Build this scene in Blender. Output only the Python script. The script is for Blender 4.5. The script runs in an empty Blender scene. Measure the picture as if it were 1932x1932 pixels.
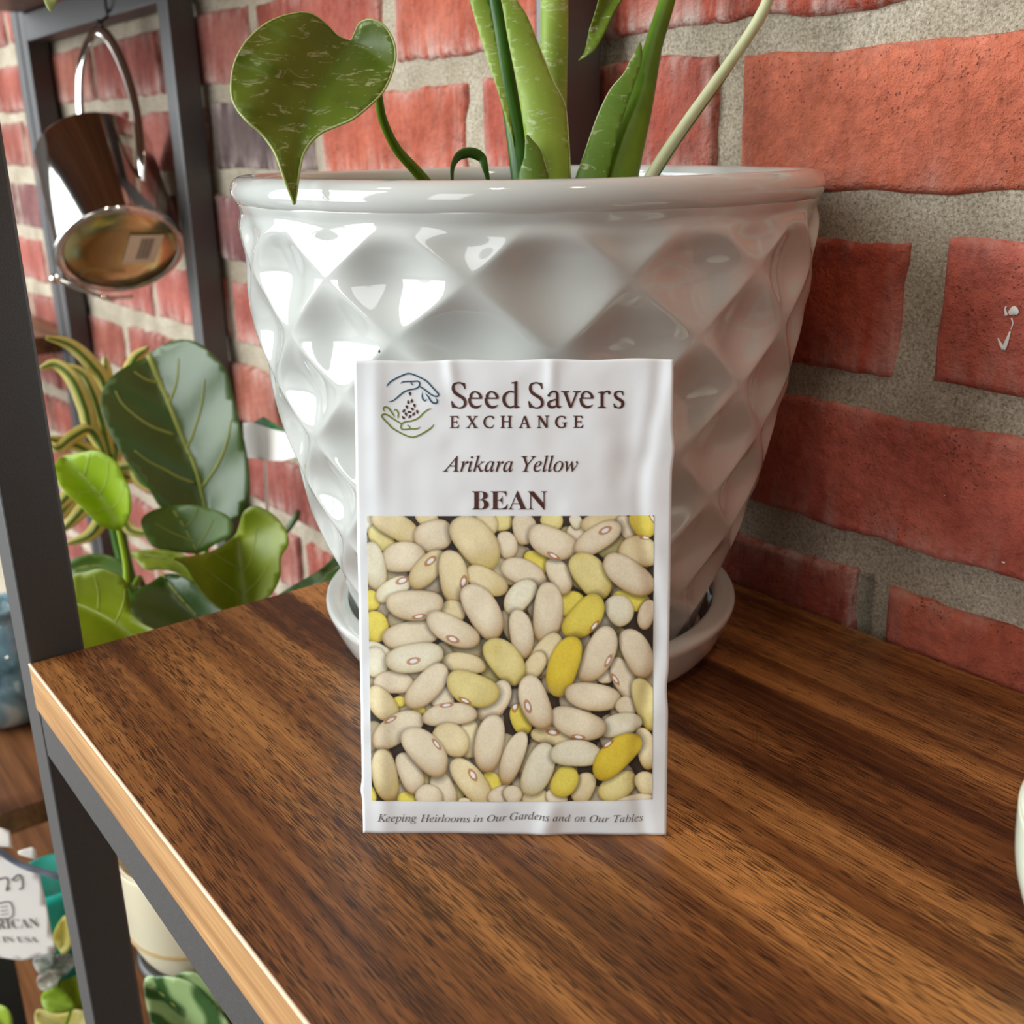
import bpy, bmesh, math, random
import numpy as np
from mathutils import Vector, Matrix
from mathutils.geometry import delaunay_2d_cdt
random.seed(7); rng = np.random.default_rng(7)
sc = bpy.context.scene
C = sc.collection

# ------------------------------------------------------------------ camera
FPX = 2000.0
CAM = np.array([0.38552687, -0.07412251, 0.17682958])
M = np.array([[0.615642, 0.787921, -0.012875], [0.249073, -0.210062, -0.945429], [-0.747628, 0.578839, -0.325573]])
cam = bpy.data.cameras.new('camera'); co = bpy.data.objects.new('camera', cam); C.objects.link(co); sc.camera = co
cam.sensor_width = 36; cam.lens = 36 * FPX / 1932; cam.clip_start = 0.01
co.matrix_world = Matrix(((M[0][0], -M[1][0], -M[2][0], CAM[0]), (M[0][1], -M[1][1], -M[2][1], CAM[1]), (M[0][2], -M[1][2], -M[2][2], CAM[2]), (0, 0, 0, 1)))
cam.dof.use_dof = True; cam.dof.focus_distance = 0.315; cam.dof.aperture_fstop = 19.0

# ------------------------------------------------------------------ world, window light, exposure
w = bpy.data.worlds.new('world'); sc.world = w; w.use_nodes = True
wn = w.node_tree.nodes; wl = w.node_tree.links
bg = wn['Background']; bg.inputs[1].default_value = 0.22
tc = wn.new('ShaderNodeTexCoord'); sx = wn.new('ShaderNodeSeparateXYZ'); wl.new(tc.outputs['Generated'], sx.inputs[0])
rp = wn.new('ShaderNodeValToRGB'); mr = wn.new('ShaderNodeMapRange'); mr.inputs[1].default_value = -1; mr.inputs[2].default_value = 1
wl.new(sx.outputs[2], mr.inputs[0]); wl.new(mr.outputs[0], rp.inputs[0]); wl.new(rp.outputs[0], bg.inputs[0])
rp.color_ramp.elements[0].color = (0.20, 0.15, 0.11, 1); rp.color_ramp.elements[1].color = (0.95, 0.93, 0.90, 1)
e = rp.color_ramp.elements.new(0.5); e.color = (0.50, 0.46, 0.42, 1)

def area(name, loc, target, sx_, sy_, power, col):
    l = bpy.data.lights.new(name, 'AREA'); l.shape = 'RECTANGLE'; l.size = sx_; l.size_y = sy_; l.energy = power; l.color = col
    o = bpy.data.objects.new(name, l); C.objects.link(o); o.location = loc
    o.rotation_euler = (Vector(target) - Vector(loc)).to_track_quat('-Z', 'Y').to_euler(); return o
for i, xx in enumerate((-4.6, -3.6, -2.6, -1.65, -0.7)):
    area('window_light', (xx, -2.4, .85), (xx * .75 if xx > -3 else xx * .2, 0.2, 0.1), 0.86, 2.7, 60 if xx > -3 else 30, (0.92, 0.97, 1.0))  # two leftmost panes are added, for sheen on the grey steel faces
area('window_light', (1.15, -2.3, 1.05), (0.5, 0.2, 0.1), 0.6, 1.6, 11, (0.98, 0.98, 1.0))
for loc in ((0.55, -0.55, 1.9), (-0.5, -0.9, 1.9), (1.0, 0.0, 1.9)):
    l = bpy.data.lights.new('ceiling_lamp', 'AREA'); l.shape = 'DISK'; l.size = 0.12; l.energy = 3.0; l.color = (1, .86, .62)
    o = bpy.data.objects.new('ceiling_lamp', l); C.objects.link(o); o.location = loc
sc.view_settings.view_transform = 'Standard'; sc.view_settings.look = 'None'; sc.view_settings.gamma = 1
sc.view_settings.use_curve_mapping = False; sc.view_settings.exposure = 0.10

# ------------------------------------------------------------------ helpers
def px(x, y, d):                     # point seen at photo pixel (x, y), d metres in front of the camera
    r = M.T @ np.array([(x - 966) / FPX, (y - 966) / FPX, 1.0]); return CAM + d * r
def on(x, y, ax, v):
    r = M.T @ np.array([(x - 966) / FPX, (y - 966) / FPX, 1.0]); return CAM + (v - CAM[ax]) / r[ax] * r
RIGHT = M[0]; UP = -M[1]; FWD = M[2]

def link(name, me, mat=None, parent=None, smooth=True):
    o = bpy.data.objects.new(name, me); C.objects.link(o)
    if mat is not None:
        for m_ in (mat if isinstance(mat, (list, tuple)) else [mat]): me.materials.append(m_)
    if smooth: me.polygons.foreach_set('use_smooth', [True] * len(me.polygons))
    if parent is not None:
        o.parent = parent; o.matrix_parent_inverse = Matrix.Translation(parent.matrix_world.translation).inverted() if False else Matrix.Identity(4)
        o.location = tuple(-Vector(base_of(parent)))
    return o
_base = {}
def base_of(o): return _base.get(o.name, (0, 0, 0))
def thing(name, loc, label, cat, group=None):
    o = bpy.data.objects.new(name, None); C.objects.link(o); o.location = loc; o.empty_display_size = .02
    _base[o.name] = tuple(loc); o['label'] = label; o['category'] = cat
    if group: o['group'] = group
    return o
def tag(o, label, cat, group=None):
    o['label'] = label; o['category'] = cat
    if group: o['group'] = group
    return o
def mesh(verts, faces):
    me = bpy.data.meshes.new('m'); me.from_pydata([tuple(map(float, v)) for v in verts], [], [tuple(int(i) for i in f) for f in faces]); me.update(); return me
def grid_faces(nu, nv, wrap=False, off=0):
    f = []
    for i in range(nu - 1):
        for j in range(nv if wrap else nv - 1):
            a = i * nv + j; b = i * nv + (j + 1) % nv; f.append((off + a, off + b, off + b + nv, off + a + nv))
    return f
def catmull(pts, n=8, closed=False):
    P = [np.array(p, float) for p in pts]; out = []
    N = len(P); rngN = range(N if closed else N - 1)
    for i in rngN:
        p0 = P[(i - 1) % N] if closed or i > 0 else 2 * P[0] - P[1]
        p1 = P[i]; p2 = P[(i + 1) % N]
        p3 = P[(i + 2) % N] if closed or i + 2 < N else 2 * P[-1] - P[-2]
        for k in range(n):
            t = k / n
            out.append(.5 * ((2 * p1) + (-p0 + p2) * t + (2 * p0 - 5 * p1 + 4 * p2 - p3) * t * t + (-p0 + 3 * p1 - 3 * p2 + p3) * t ** 3))
    if not closed: out.append(P[-1])
    return out
def tube(pts, radii, seg=14, flat=1.0, ref=None, n=8, caps=True):
    """closed tube along a smooth path; flat squeezes the section along ref"""
    P = catmull(pts, n); R = np.interp(np.linspace(0, 1, len(P)), np.linspace(0, 1, len(radii)), radii)
    V = []; F = []
    u = None
    for i, p in enumerate(P):
        t = (P[min(i + 1, len(P) - 1)] - P[max(i - 1, 0)]); t = t / (np.linalg.norm(t) + 1e-12)
        if ref is not None: u = np.array(ref, float)
        elif u is None: u = np.array((0, 0, 1.)) if abs(t[2]) < .9 else np.array((1., 0, 0))
        u = u - t * (u @ t); u /= np.linalg.norm(u); v = np.cross(t, u)
        for k in range(seg):
            a = 2 * math.pi * k / seg; V.append(p + R[i] * (flat * math.cos(a) * u + math.sin(a) * v))
    F = grid_faces(len(P), seg, True)
    if caps:
        V.append(P[0]); c0 = len(V) - 1; V.append(P[-1]); c1 = len(V) - 1; L = (len(P) - 1) * seg
        for k in range(seg): F.append((c0, (k + 1) % seg, k)); F.append((c1, L + k, L + (k + 1) % seg))
    return V, F
def join(*vf):
    V = []; F = []
    for v, f in vf:
        o = len(V); V += list(v); F += [tuple(i + o for i in q) for q in f]
    return V, F
def box(x0, x1, y0, y1, z0, z1):
    V = [(x, y, z) for x in (x0, x1) for y in (y0, y1) for z in (z0, z1)]
    return V, [(0, 1, 3, 2), (4, 6, 7, 5), (0, 4, 5, 1), (2, 3, 7, 6), (0, 2, 6, 4), (1, 5, 7, 3)]
def bevel(o, wd=.001, seg=2):
    m_ = o.modifiers.new('bevel', 'BEVEL'); m_.width = wd; m_.segments = seg; m_.limit_method = 'ANGLE'; return o
def lathe(profile, cx, cy, seg=96, closed=True):
    V = []; 
    for r, z in profile:
        for k in range(seg):
            a = 2 * math.pi * k / seg; V.append((cx + r * math.cos(a), cy + r * math.sin(a), z))
    return V, grid_faces(len(profile), seg, True)
def lathe_axis(profile, org, ax, seg=64):
    ax = np.array(ax, float); ax /= np.linalg.norm(ax); u = np.cross(ax, (0, 0, 1.)); u /= np.linalg.norm(u); v = np.cross(ax, u)
    V = [org + z * ax + r * (math.cos(a) * u + math.sin(a) * v) for r, z in profile for a in np.linspace(0, 2 * math.pi, seg, endpoint=False)]
    return V, grid_faces(len(profile), seg, True)
def hash3(i, j, k, s):
    n = (i * 73856093) ^ (j * 19349663) ^ (k * 83492791) ^ (s * 2654435761 & 0x7fffffff)
    n = (n ^ (n >> 13)) * 1274126177 & 0x7fffffff; n = (n ^ (n >> 16)); return (n & 0xffff) / 65535.0
def vn(x, y, z=0.0, s=1):
    x, y, z = np.broadcast_arrays(np.asarray(x, float), np.asarray(y, float), np.asarray(z, float))
    i, j, k = np.floor(x).astype(np.int64), np.floor(y).astype(np.int64), np.floor(z).astype(np.int64)
    fx, fy, fz = x - i, y - j, z - k; fx, fy, fz = [t * t * (3 - 2 * t) for t in (fx, fy, fz)]; r = 0
    for a in (0, 1):
        for b in (0, 1):
            for c in (0, 1):
                r = r + hash3(i + a, j + b, k + c, s) * (fx if a else 1 - fx) * (fy if b else 1 - fy) * (fz if c else 1 - fz)
    return r * 2 - 1

class Mat:
    def __init__(s, name, col=(.5, .5, .5), rough=.5, **kw):
        s.m = bpy.data.materials.new(name); s.m.use_nodes = True; s.t = s.m.node_tree; s.p = s.t.nodes['Principled BSDF']
        s.p.inputs['Base Color'].default_value = (*col, 1); s.p.inputs['Roughness'].default_value = rough
        for k, v in kw.items(): s.p.inputs[k.replace('_', ' ')].default_value = v
    def n(s, typ, **kw):
        nd = s.t.nodes.new(typ)
        for k, v in kw.items():
            if k.startswith('i_'): nd.inputs[k[2:].replace('_', ' ')].default_value = v
            else: setattr(nd, k, v)
        return nd
    def l(s, a, b): s.t.links.new(a, b)
    def coord(s, scale=(1, 1, 1), rot=(0, 0, 0), kind='Object'):
        t = s.n('ShaderNodeTexCoord'); mp = s.n('ShaderNodeMapping'); mp.inputs['Scale'].default_value = scale; mp.inputs['Rotation'].default_value = rot
        s.l(t.outputs[kind], mp.inputs[0]); return mp.outputs[0]
    def noise(s, vec, scale, detail=4, rough=.5, dist=0):
        nd = s.n('ShaderNodeTexNoise'); s.l(vec, nd.inputs['Vector']); nd.inputs['Scale'].default_value = scale
        nd.inputs['Detail'].default_value = detail; nd.inputs['Roughness'].default_value = rough; nd.inputs['Distortion'].default_value = dist; return nd.outputs['Fac']
    def ramp(s, fac, stops):
        r = s.n('ShaderNodeValToRGB'); s.l(fac, r.inputs[0]); cr = r.color_ramp
        while len(cr.elements) < len(stops): cr.elements.new(.5)
        for el, (p, c) in zip(cr.elements, stops): el.position = p; el.color = (*c, 1) if len(c) == 3 else c
        return r.outputs[0]
    def mix(s, a, b, fac, mode='MIX'):
        m = s.n('ShaderNodeMix', data_type='RGBA', blend_type=mode)
        for sock, v in ((m.inputs[0], fac), (m.inputs[6], a), (m.inputs[7], b)):
            if hasattr(v, 'is_output') or isinstance(v, bpy.types.NodeSocket): s.l(v, sock)
            elif isinstance(v, (int, float)): sock.default_value = v
            else: sock.default_value = (*v, 1)
        return m.outputs[2]
    def math(s, op, a, b=0.0):
        m = s.n('ShaderNodeMath', operation=op)
        for sock, v in ((m.inputs[0], a), (m.inputs[1], b)):
            if isinstance(v, bpy.types.NodeSocket): s.l(v, sock)
            else: sock.default_value = v
        return m.outputs[0]
    def base(s, c): s.l(c, s.p.inputs['Base Color']); return s
    def bump(s, h, strength, dist=.001, prev=None):
        b = s.n('ShaderNodeBump'); b.inputs['Strength'].default_value = strength; b.inputs['Distance'].default_value = dist
        s.l(h, b.inputs['Height'])
        if prev is not None: s.l(prev, b.inputs['Normal'])
        s.l(b.outputs[0], s.p.inputs['Normal']); return b.outputs[0]
BW = lambda v: (v, v, v)

# ------------------------------------------------------------------ materials
# walnut laminate, grain along world X
def walnut(name, light=(.36, .150, .042), dark=(.060, .018, .0055), mid=(.18, .064, .017), gloss=.38, pores=True, bands=False):
    m = Mat(name, rough=gloss); m.p.inputs['Specular IOR Level'].default_value = .35
    v1 = m.coord((1.6, 42, 42)); n1 = m.noise(v1, 1.4, 5, .6, .7)
    v1b = m.coord((5, 190, 190)); n1b = m.noise(v1b, 1.0, 3, .6, .4)
    f = m.math('ADD', m.math('MULTIPLY', n1, .62), m.math('MULTIPLY', n1b, .38))
    if bands:                       # the boards printed on the laminate: broad lengthwise stripes, wandering slightly
        t = m.n('ShaderNodeTexCoord'); sp_ = m.n('ShaderNodeSeparateXYZ'); m.l(t.outputs['Object'], sp_.inputs[0])
        wob = m.math('MULTIPLY', m.math('SUBTRACT', m.noise(m.coord((5, 1, 1)), 1.0, 2), .5), .018)
        yy = m.math('MULTIPLY', m.math('ADD', sp_.outputs[1], wob), 3.85)
        st = [(0, .60), (.028, .60), (.050, .40), (.105, .42), (.135, .54), (.165, .50), (.185, .56), (.24, .46), (.30, .52), (.345, .42), (.388, .40), (.400, .78), (.455, .76), (.470, .44), (.52, .50), (.56, .42), (.62, .46), (.70, .34), (.735, .38), (.745, .56), (.82, .52), (.88, .46), (1.0, .52)]
        bb = m.n('ShaderNodeFloatCurve'); cm = bb.mapping.curves[0]
        while len(cm.points) < len(st): cm.points.new(.5, .5)
        for p_, (px_, py_) in zip(cm.points, st): p_.location = (px_, py_); p_.handle_type = 'VECTOR'
        bb.mapping.update(); m.l(yy, bb.inputs['Value']); bandv = bb.outputs[0]
        f = m.math('ADD', f, m.math('MULTIPLY', m.math('SUBTRACT', bandv, .5), .58))
    c = m.ramp(f, [(.34, dark), (.46, mid), (.58, light), (.76, tuple(min(1, x * 1.45) for x in light))])
    v3 = m.coord((30, 1100, 1100)); n3 = m.noise(v3, 1.0, 2, .5); c = m.mix(c, m.ramp(n3, [(.3, BW(.66)), (.7, BW(1.2))]), .6, 'MULTIPLY')
    if pores:
        v2 = m.coord((130, 2700, 2700)); n2 = m.noise(v2, 1.0, 1, .4, .25)
        dens = m.noise(m.coord((8, 75, 75)), 1.0, 2)
        k = m.ramp(m.math('ADD', n2, m.math('MULTIPLY', m.math('SUBTRACT', dens, .5), .5)), [(.53, BW(0)), (.59, BW(1))])
        c = m.mix(c, (.018, .006, .0025), m.math('MULTIPLY', k, .80))
        m.bump(k, .10, .0002)
    m.base(c); m.p.inputs['Coat Weight'].default_value = .10; m.p.inputs['Coat Roughness'].default_value = .22
    return m.m
M_WOOD = walnut('walnut_laminate', bands=True)
M_EDGE = walnut('walnut_edge_lit', (.60, .34, .14), (.28, .13, .045), (.46, .235, .085), .4, False)  # paler walnut: window light on the front edge painted into the colour
M_WOODB = walnut('walnut_laminate_plain', (.24, .10, .036), (.09, .033, .012), (.16, .062, .022), .45, False)
m = Mat('edge_glint', (.80, .60, .42), .5); M_GLINT = m.m  # colour of the painted highlight on the board's front edge
m = Mat('charcoal_powder_coat', (.04, .04, .04), .45); m.p.inputs['Specular IOR Level'].default_value = 1.0; n = m.noise(m.coord(), 1800, 2); m.bump(n, .25, .0003)
m.base(m.ramp(m.noise(m.coord(), 2500, 2), [(.35, (.026, .026, .027)), (.7, (.056, .054, .052))])); M_STEEL = m.m

m = Mat('fired_brick', rough=.85)
a_ = m.n('ShaderNodeVertexColor', layer_name='tint'); ef = m.n('ShaderNodeAttribute', attribute_name='eff'); co_ = m.coord()
n1 = m.noise(co_, 28, 6, .6); n2 = m.noise(co_, 260, 5, .65); stv = m.coord((160, 160, 26)); n3 = m.noise(stv, 1, 4, .6)
c = m.mix(a_.outputs[0], m.ramp(n1, [(.3, (.62, .55, .50)), (.55, (1.0, 1.0, 1.0)), (.72, (1.25, 1.30, 1.15))]), .9, 'MULTIPLY')
c = m.mix(c, m.ramp(n2, [(.3, (.70, .66, .64)), (.5, (1, 1, 1)), (.72, (1.22, 1.2, 1.2))]), .8, 'MULTIPLY')
ww = m.math('MULTIPLY', ef.outputs['Fac'], m.ramp(m.math('ADD', m.math('MULTIPLY', n3, .6), m.math('MULTIPLY', n1, .4)), [(.44, BW(0)), (.62, BW(1))]))
c = m.mix(c, (.62, .50, .44), m.math('MULTIPLY', ww, .85))
vo = m.n('ShaderNodeTexVoronoi'); m.l(co_, vo.inputs['Vector']); vo.inputs['Scale'].default_value = 520
pit = m.ramp(m.math('ADD', vo.outputs['Distance'], m.math('MULTIPLY', m.math('SUBTRACT', m.noise(co_, 60, 2), .5), -.8)), [(.06, BW(0)), (.14, BW(1))])
c = m.mix((.10, .03, .02), c, m.math('ADD', m.math('MULTIPLY', pit, .7), .3)); m.base(c)
b1 = m.bump(m.noise(co_, 120, 5, .7), .7, .003); b1 = m.bump(n2, .8, .0020, b1); b1 = m.bump(pit, .5, .0008, b1); M_BRICK = m.m
m = Mat('sandy_mortar', rough=.95); co_ = m.coord(); n1 = m.noise(co_, 900, 4, .7); n2 = m.noise(co_, 30, 4)
c = m.ramp(n1, [(.3, (.24, .195, .13)), (.48, (.56, .49, .37)), (.7, (.84, .78, .64))]); c = m.mix(c, m.ramp(n2, [(.35, (.68, .64, .58)), (.7, (1.1, 1.1, 1.1))]), .8, 'MULTIPLY')
m.base(c); m.bump(m.noise(co_, 700, 5, .75), .9, .0016); M_MORTAR = m.m
M_PAINT = Mat('white_paint_drip', (.8, .78, .74), .5).m
m = Mat('floor_concrete', rough=.6); m.base(m.ramp(m.noise(m.coord(), 6, 4), [(.3, (.10, .08, .065)), (.7, (.17, .14, .115))])); M_FLOOR = m.m

m = Mat('white_glaze', (.62, .65, .635), .07, Coat_Weight=.6, Coat_Roughness=.03)
co_ = m.coord(); vo = m.n('ShaderNodeTexVoronoi'); m.l(co_, vo.inputs['Vector']); vo.inputs['Scale'].default_value = 85
sel = m.math('GREATER_THAN', m.noise(co_, 45, 1), .60)
dot = m.math('MULTIPLY', m.math('LESS_THAN', vo.outputs['Distance'], .055), sel)
c = m.mix(m.ramp(m.noise(co_, 14, 3), [(.35, (.56, .58, .545)), (.7, (.62, .635, .60))]), (.05, .045, .04), dot); m.base(c)
m.bump(m.noise(co_, 60, 2), .10, .0012); M_GLAZE = m.m
m = Mat('seed_paper', (.84, .875, .90), .55, Coat_Weight=.1, Coat_Roughness=.35); m.bump(m.noise(m.coord(), 70, 3), .12, .0012); m.p.inputs['Specular IOR Level'].default_value = .3; M_PAPER = m.m
m = Mat('printed_photo', rough=.5, Coat_Weight=.08, Coat_Roughness=.3); a_ = m.n('ShaderNodeVertexColor', layer_name='print'); m.base(a_.outputs[0]); M_PRINT = m.m
M_INK = Mat('brown_ink', (.075, .018, .012), .5).m; M_INKB = Mat('blue_ink', (.012, .085, .16), .5).m; M_INKG = Mat('green_ink', (.17, .24, .015), .5).m
M_INKGREY = Mat('grey_ink', (.16, .14, .13), .6).m

def leafmat(name, c1, c2, rough=.4, speck=None, scale=30, trans=.15, bump=.2):
    m = Mat(name, rough=rough + .04, Coat_Weight=0.0)
    m.p.inputs['Specular IOR Level'].default_value = .38
    co_ = m.coord(); c = m.ramp(m.noise(co_, scale, 4, .6), [(.35, c1), (.68, c2)])
    if speck:
        st = m.coord((130, 130, 420)); f = m.ramp(m.noise(st, 1, 5, .7, .8), [(.565, BW(0)), (.64, BW(1))]); c = m.mix(c, speck, m.math('MULTIPLY', f, .75))
    m.base(c); m.bump(m.noise(co_, 220, 3), bump, .0006)
    m.p.inputs['Subsurface Weight'].default_value = 0.0
    tr = m.n('ShaderNodeBsdfTranslucent'); m.l(c, tr.inputs[0]); mx = m.n('ShaderNodeMixShader'); mx.inputs[0].default_value = trans
    out = m.t.nodes['Material Output']; m.l(m.p.outputs[0], mx.inputs[1]); m.l(tr.outputs[0], mx.inputs[2]); m.l(mx.outputs[0], out.inputs[0])
    return m.m
M_PHIL = leafmat('marbled_leaf', (.085, .145, .003), (.165, .235, .010), .34, (.46, .50, .27), 18)
M_RIM = leafmat('pale_leaf_margin', (.42, .52, .16), (.50, .58, .22), .4)
M_STEM = leafmat('green_stem', (.09, .19, .006), (.17, .29, .015), .35, None, 40)
M_STEMD = leafmat('deep_green_stem', (.03, .11, .006), (.06, .17, .01), .3, None, 40)
M_SHEATH = leafmat('streaked_sheath', (.22, .36, .025), (.36, .48, .07), .4, (.62, .66, .40), 30)
M_SHEATHD = leafmat('olive_sheath', (.10, .20, .012), (.17, .29, .03), .4, (.50, .54, .30), 30)
M_CREAMST = leafmat('cream_petiole', (.58, .62, .34), (.68, .70, .42), .4)
M_FIG = leafmat('fig_leaf', (.022, .062, .003), (.050, .105, .006), .30, None, 12, .08); _p = M_FIG.node_tree.nodes['Principled BSDF']; _p.inputs['Coat Weight'].default_value = .42; _p.inputs['Coat Roughness'].default_value = .34
M_FIGL = leafmat('young_fig_leaf', (.30, .47, .006), (.40, .56, .012), .4, None, 12, .3)
M_FIGM = leafmat('olive_fig_leaf', (.045, .10, .008), (.09, .17, .012), .4, None, 12, .12)
M_FIGO = leafmat('browning_fig_leaf', (.14, .19, .004), (.25, .31, .008), .38, None, 16, .2)
M_VEIN = leafmat('leaf_vein', (.26, .30, .05), (.34, .36, .07), .5)
M_VEINL = leafmat('pale_leaf_vein', (.42, .50, .10), (.50, .58, .14), .5)
M_SPY = leafmat('yellow_leaf_edge', (.70, .60, .13), (.82, .74, .30), .45, None, 30, .3)
M_SPG = leafmat('variegated_leaf_centre', (.10, .20, .02), (.18, .28, .04), .45, None, 30, .2)
m = Mat('calathea_leaf', rough=.4); wv = m.n('ShaderNodeTexWave', wave_type='BANDS'); m.l(m.coord((1, 1, 1), (0, 0, .6)), wv.inputs['Vector']); wv.inputs['Scale'].default_value = 26; wv.inputs['Distortion'].default_value = 5
m.base(m.ramp(wv.outputs['Fac'], [(.25, (.03, .09, .015)), (.7, (.30, .42, .17))])); M_CAL = m.m
m = Mat('polished_steel', (.72, .69, .64), .10, Metallic=1.0); M_CHROME = m.m
m = Mat('reflection_tinted_base', (.62, .55, .26), .22, Metallic=1.0); M_BASEM = m.m  # steel tinted olive-gold to paint in the reflected plants
M_BLACK = Mat('black_metal', (.012, .011, .010), .4).m
M_CREAM = Mat('cream_ceramic', (.78, .70, .50), .35).m
M_TAN = Mat('tan_band', (.42, .27, .09), .5).m
M_BOWL = Mat('pale_green_glaze', (.70, .76, .60), .15, Coat_Weight=.5).m
M_TEAL = Mat('teal_plastic', (.01, .38, .32), .4).m
M_CARD = Mat('white_card', (.88, .84, .78), .6).m
M_STICK = Mat('sticker_paper', (.90, .78, .56), .6).m
M_GREEN = Mat('green_print', (.01, .14, .03), .5).m
m = Mat('blue_glass', (.16, .30, .36), .06, Coat_Weight=1.0); m.base(m.ramp(m.noise(m.coord(), 22, 3, .5, 1.), [(.35, (.04, .09, .11)), (.6, (.20, .36, .44)), (.72, (.5, .62, .62))])); M_GLASS = m.m
m = Mat('potting_soil', rough=.95); m.base(m.ramp(m.noise(m.coord(), 300, 4), [(.35, (.012, .008, .005)), (.7, (.07, .045, .03))])); m.bump(m.noise(m.coord(), 400, 4), 1, .003); M_SOIL = m.m
M_CORD = Mat('blue_grey_cord', (.20, .25, .33), .4).m

# ------------------------------------------------------------------ brick wall
WM = .2625; WF = .2592          # mortar plane, brick face
V = []; F = []; MI = []; TI = []; EF = []
xs = np.sort(np.concatenate([np.linspace(-2.0, 1.15, 700), [.1684, .1686, .1746, .1748]])); zs = np.sort(np.concatenate([np.linspace(-.78, .64, 320), [.0188, .0192]])); X, Z = np.meshgrid(xs, zs, indexing='ij')
Y = WM + .0009 * vn(X * 90, Z * 90, 0, 3) + .0016 * vn(X * 12, Z * 12, 0, 4)
Y = Y + .016 * (np.abs(X - .1716) < .0031) * (Z < .019) * (Z > -.02)
allV = [np.stack([X, Y, Z], -1).reshape(-1, 3)]; allF = [np.array(grid_faces(len(xs), len(zs)))]; allM = [np.ones(len(allF[0]), int)]
allT = [np.ones((X.size, 3)) * .5]; allE = [np.zeros(X.size)]; off = X.size
def brick(x0, x1, z0, z1, hi, tint, eff, k):
    global off
    nu, nv = (110, 36) if hi else (34, 12)
    u = np.linspace(0, 1, nu); v = np.linspace(0, 1, nv); u = .5 - .5 * np.cos(np.pi * (u * .8 + .1)) / np.cos(np.pi * .1); v = .5 - .5 * np.cos(np.pi * (v * .8 + .1)) / np.cos(np.pi * .1)
    U, W_ = np.meshgrid(u, v, indexing='ij')
    Xb = x0 + (x1 - x0) * U; Zb = z0 + (z1 - z0) * W_
    edx = np.minimum(U, 1 - U) * (x1 - x0); edz = np.minimum(W_, 1 - W_) * (z1 - z0); ed = np.minimum(edx, edz)
    Xb = Xb + .0013 * vn(Zb * 90 + k, k * 1.7, 0, 5) * (np.abs(U - .5) * 2) ** 4
    Zb = Zb + (.0016 * vn(Xb * 45 + k, k * 2.3 + (W_ > .5) * 9, 0, 6) + .0006 * vn(Xb * 170, k, 0, 7)) * (np.abs(W_ - .5) * 2) ** 4
    r = .0034; q = np.clip(ed / r, 0, 1); fall = (1 - np.sqrt(np.clip(1 - (1 - q) ** 2, 0, 1))) * .0052
    Yb = WF + fall + .0007 * vn(Xb * 26, Zb * 26, k, 8) + .00025 * vn(Xb * 160, Zb * 160, k, 9) + .0006 * vn(k, 1.5, 0, 10)
    allV.append(np.stack([Xb, Yb, Zb], -1).reshape(-1, 3)); allF.append(np.array(grid_faces(nu, nv)) + off); allM.append(np.zeros(len(allF[-1]), int))
    t = np.array(tint); allT.append(np.tile(t, (Xb.size, 1)))
    e_ = np.exp(-ed / .006) * .9 + np.exp(-np.clip(Zb - z0, 0, 1) / .010) * .7
    allE.append((np.clip(e_, 0, 1) * eff).reshape(-1)); off += Xb.size
def jx(row, off0, lo=-2.0, hi=1.15, p=.1655): 
    x = off0
    while x > lo: x -= p
    out = []
    while x < hi + p: out.append(x); x += p
    return out
rows = {}
for k in range(-9, 11):
    # row 0 spans z .1615 .. .209 ; pitch 62.4 mm
    z0 = .1615 + .0624 * k
    rows[k] = (z0, z0 + .0478)
rows[0] = (.1612, .2092); rows[1] = (.2203, .268); rows[-1] = (.0972, .1458); rows[-2] = (.0360, .0855); rows[-3] = (-.0275, .0205)
joff = {0: .0925, 1: .0150, -1: .1833, -2: .100, -3: .1752}
base_cols = [(.45, .098, .050), (.40, .076, .042), (.47, .125, .068), (.36, .066, .040), (.44, .115, .075), (.34, .064, .036)]
kk = 0
for k, (z0, z1) in rows.items():
    js = jx(k, joff.get(k, (.0925 if k % 2 == 0 else .0150) + .01 * math.sin(k * 2.1)))
    for a, b in zip(js[:-1], js[1:]):
        kk += 1; jw = .0062 if not (k == -1 and abs(b - .1833) < .1) else .0068
        mid = (a + b) / 2; hi = -.3 < mid < .42 and -.12 < z0 < .30
        tint = base_cols[(kk * 7 + k * 3) % 6]; f = 1.10 + .12 * math.sin(kk * 5.3); tint = tuple(c * f for c in tint)
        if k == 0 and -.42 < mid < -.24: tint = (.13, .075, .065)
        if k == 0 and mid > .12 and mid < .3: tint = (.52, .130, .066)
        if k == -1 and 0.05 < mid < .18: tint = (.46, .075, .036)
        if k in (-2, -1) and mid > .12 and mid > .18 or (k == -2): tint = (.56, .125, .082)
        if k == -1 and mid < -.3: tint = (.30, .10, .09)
        if mid < -.30: tint = (tint[0] * .72, tint[1] * .78, tint[2] * .85)  # shade over the left-hand bricks painted into their tint
        eff = 1.0 if mid < .10 else .45
        if k == 0 and mid > .12: eff = .25
        dz = .0012 * math.sin(kk * 3.1)
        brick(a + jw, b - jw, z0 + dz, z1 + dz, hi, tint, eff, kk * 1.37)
Vw = np.concatenate(allV); Fw = np.concatenate(allF)
me = mesh(Vw, Fw); me.materials.append(M_BRICK); me.materials.append(M_MORTAR); me.materials.append(M_PAINT)
me.polygons.foreach_set('material_index', np.concatenate(allM).astype(np.int32))
ta = me.color_attributes.new('tint', 'FLOAT_COLOR', 'POINT'); ta.data.foreach_set('color', np.concatenate([np.concatenate(allT), np.ones((len(Vw), 1))], 1).astype(np.float32).ravel())
ea = me.attributes.new('eff', 'FLOAT', 'POINT'); ea.data.foreach_set('value', np.concatenate(allE).astype(np.float32))
wall = link('wall_back', me); wall['kind'] = 'structure'; wall['label'] = 'red brick wall with wide sandy mortar joints'
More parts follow.
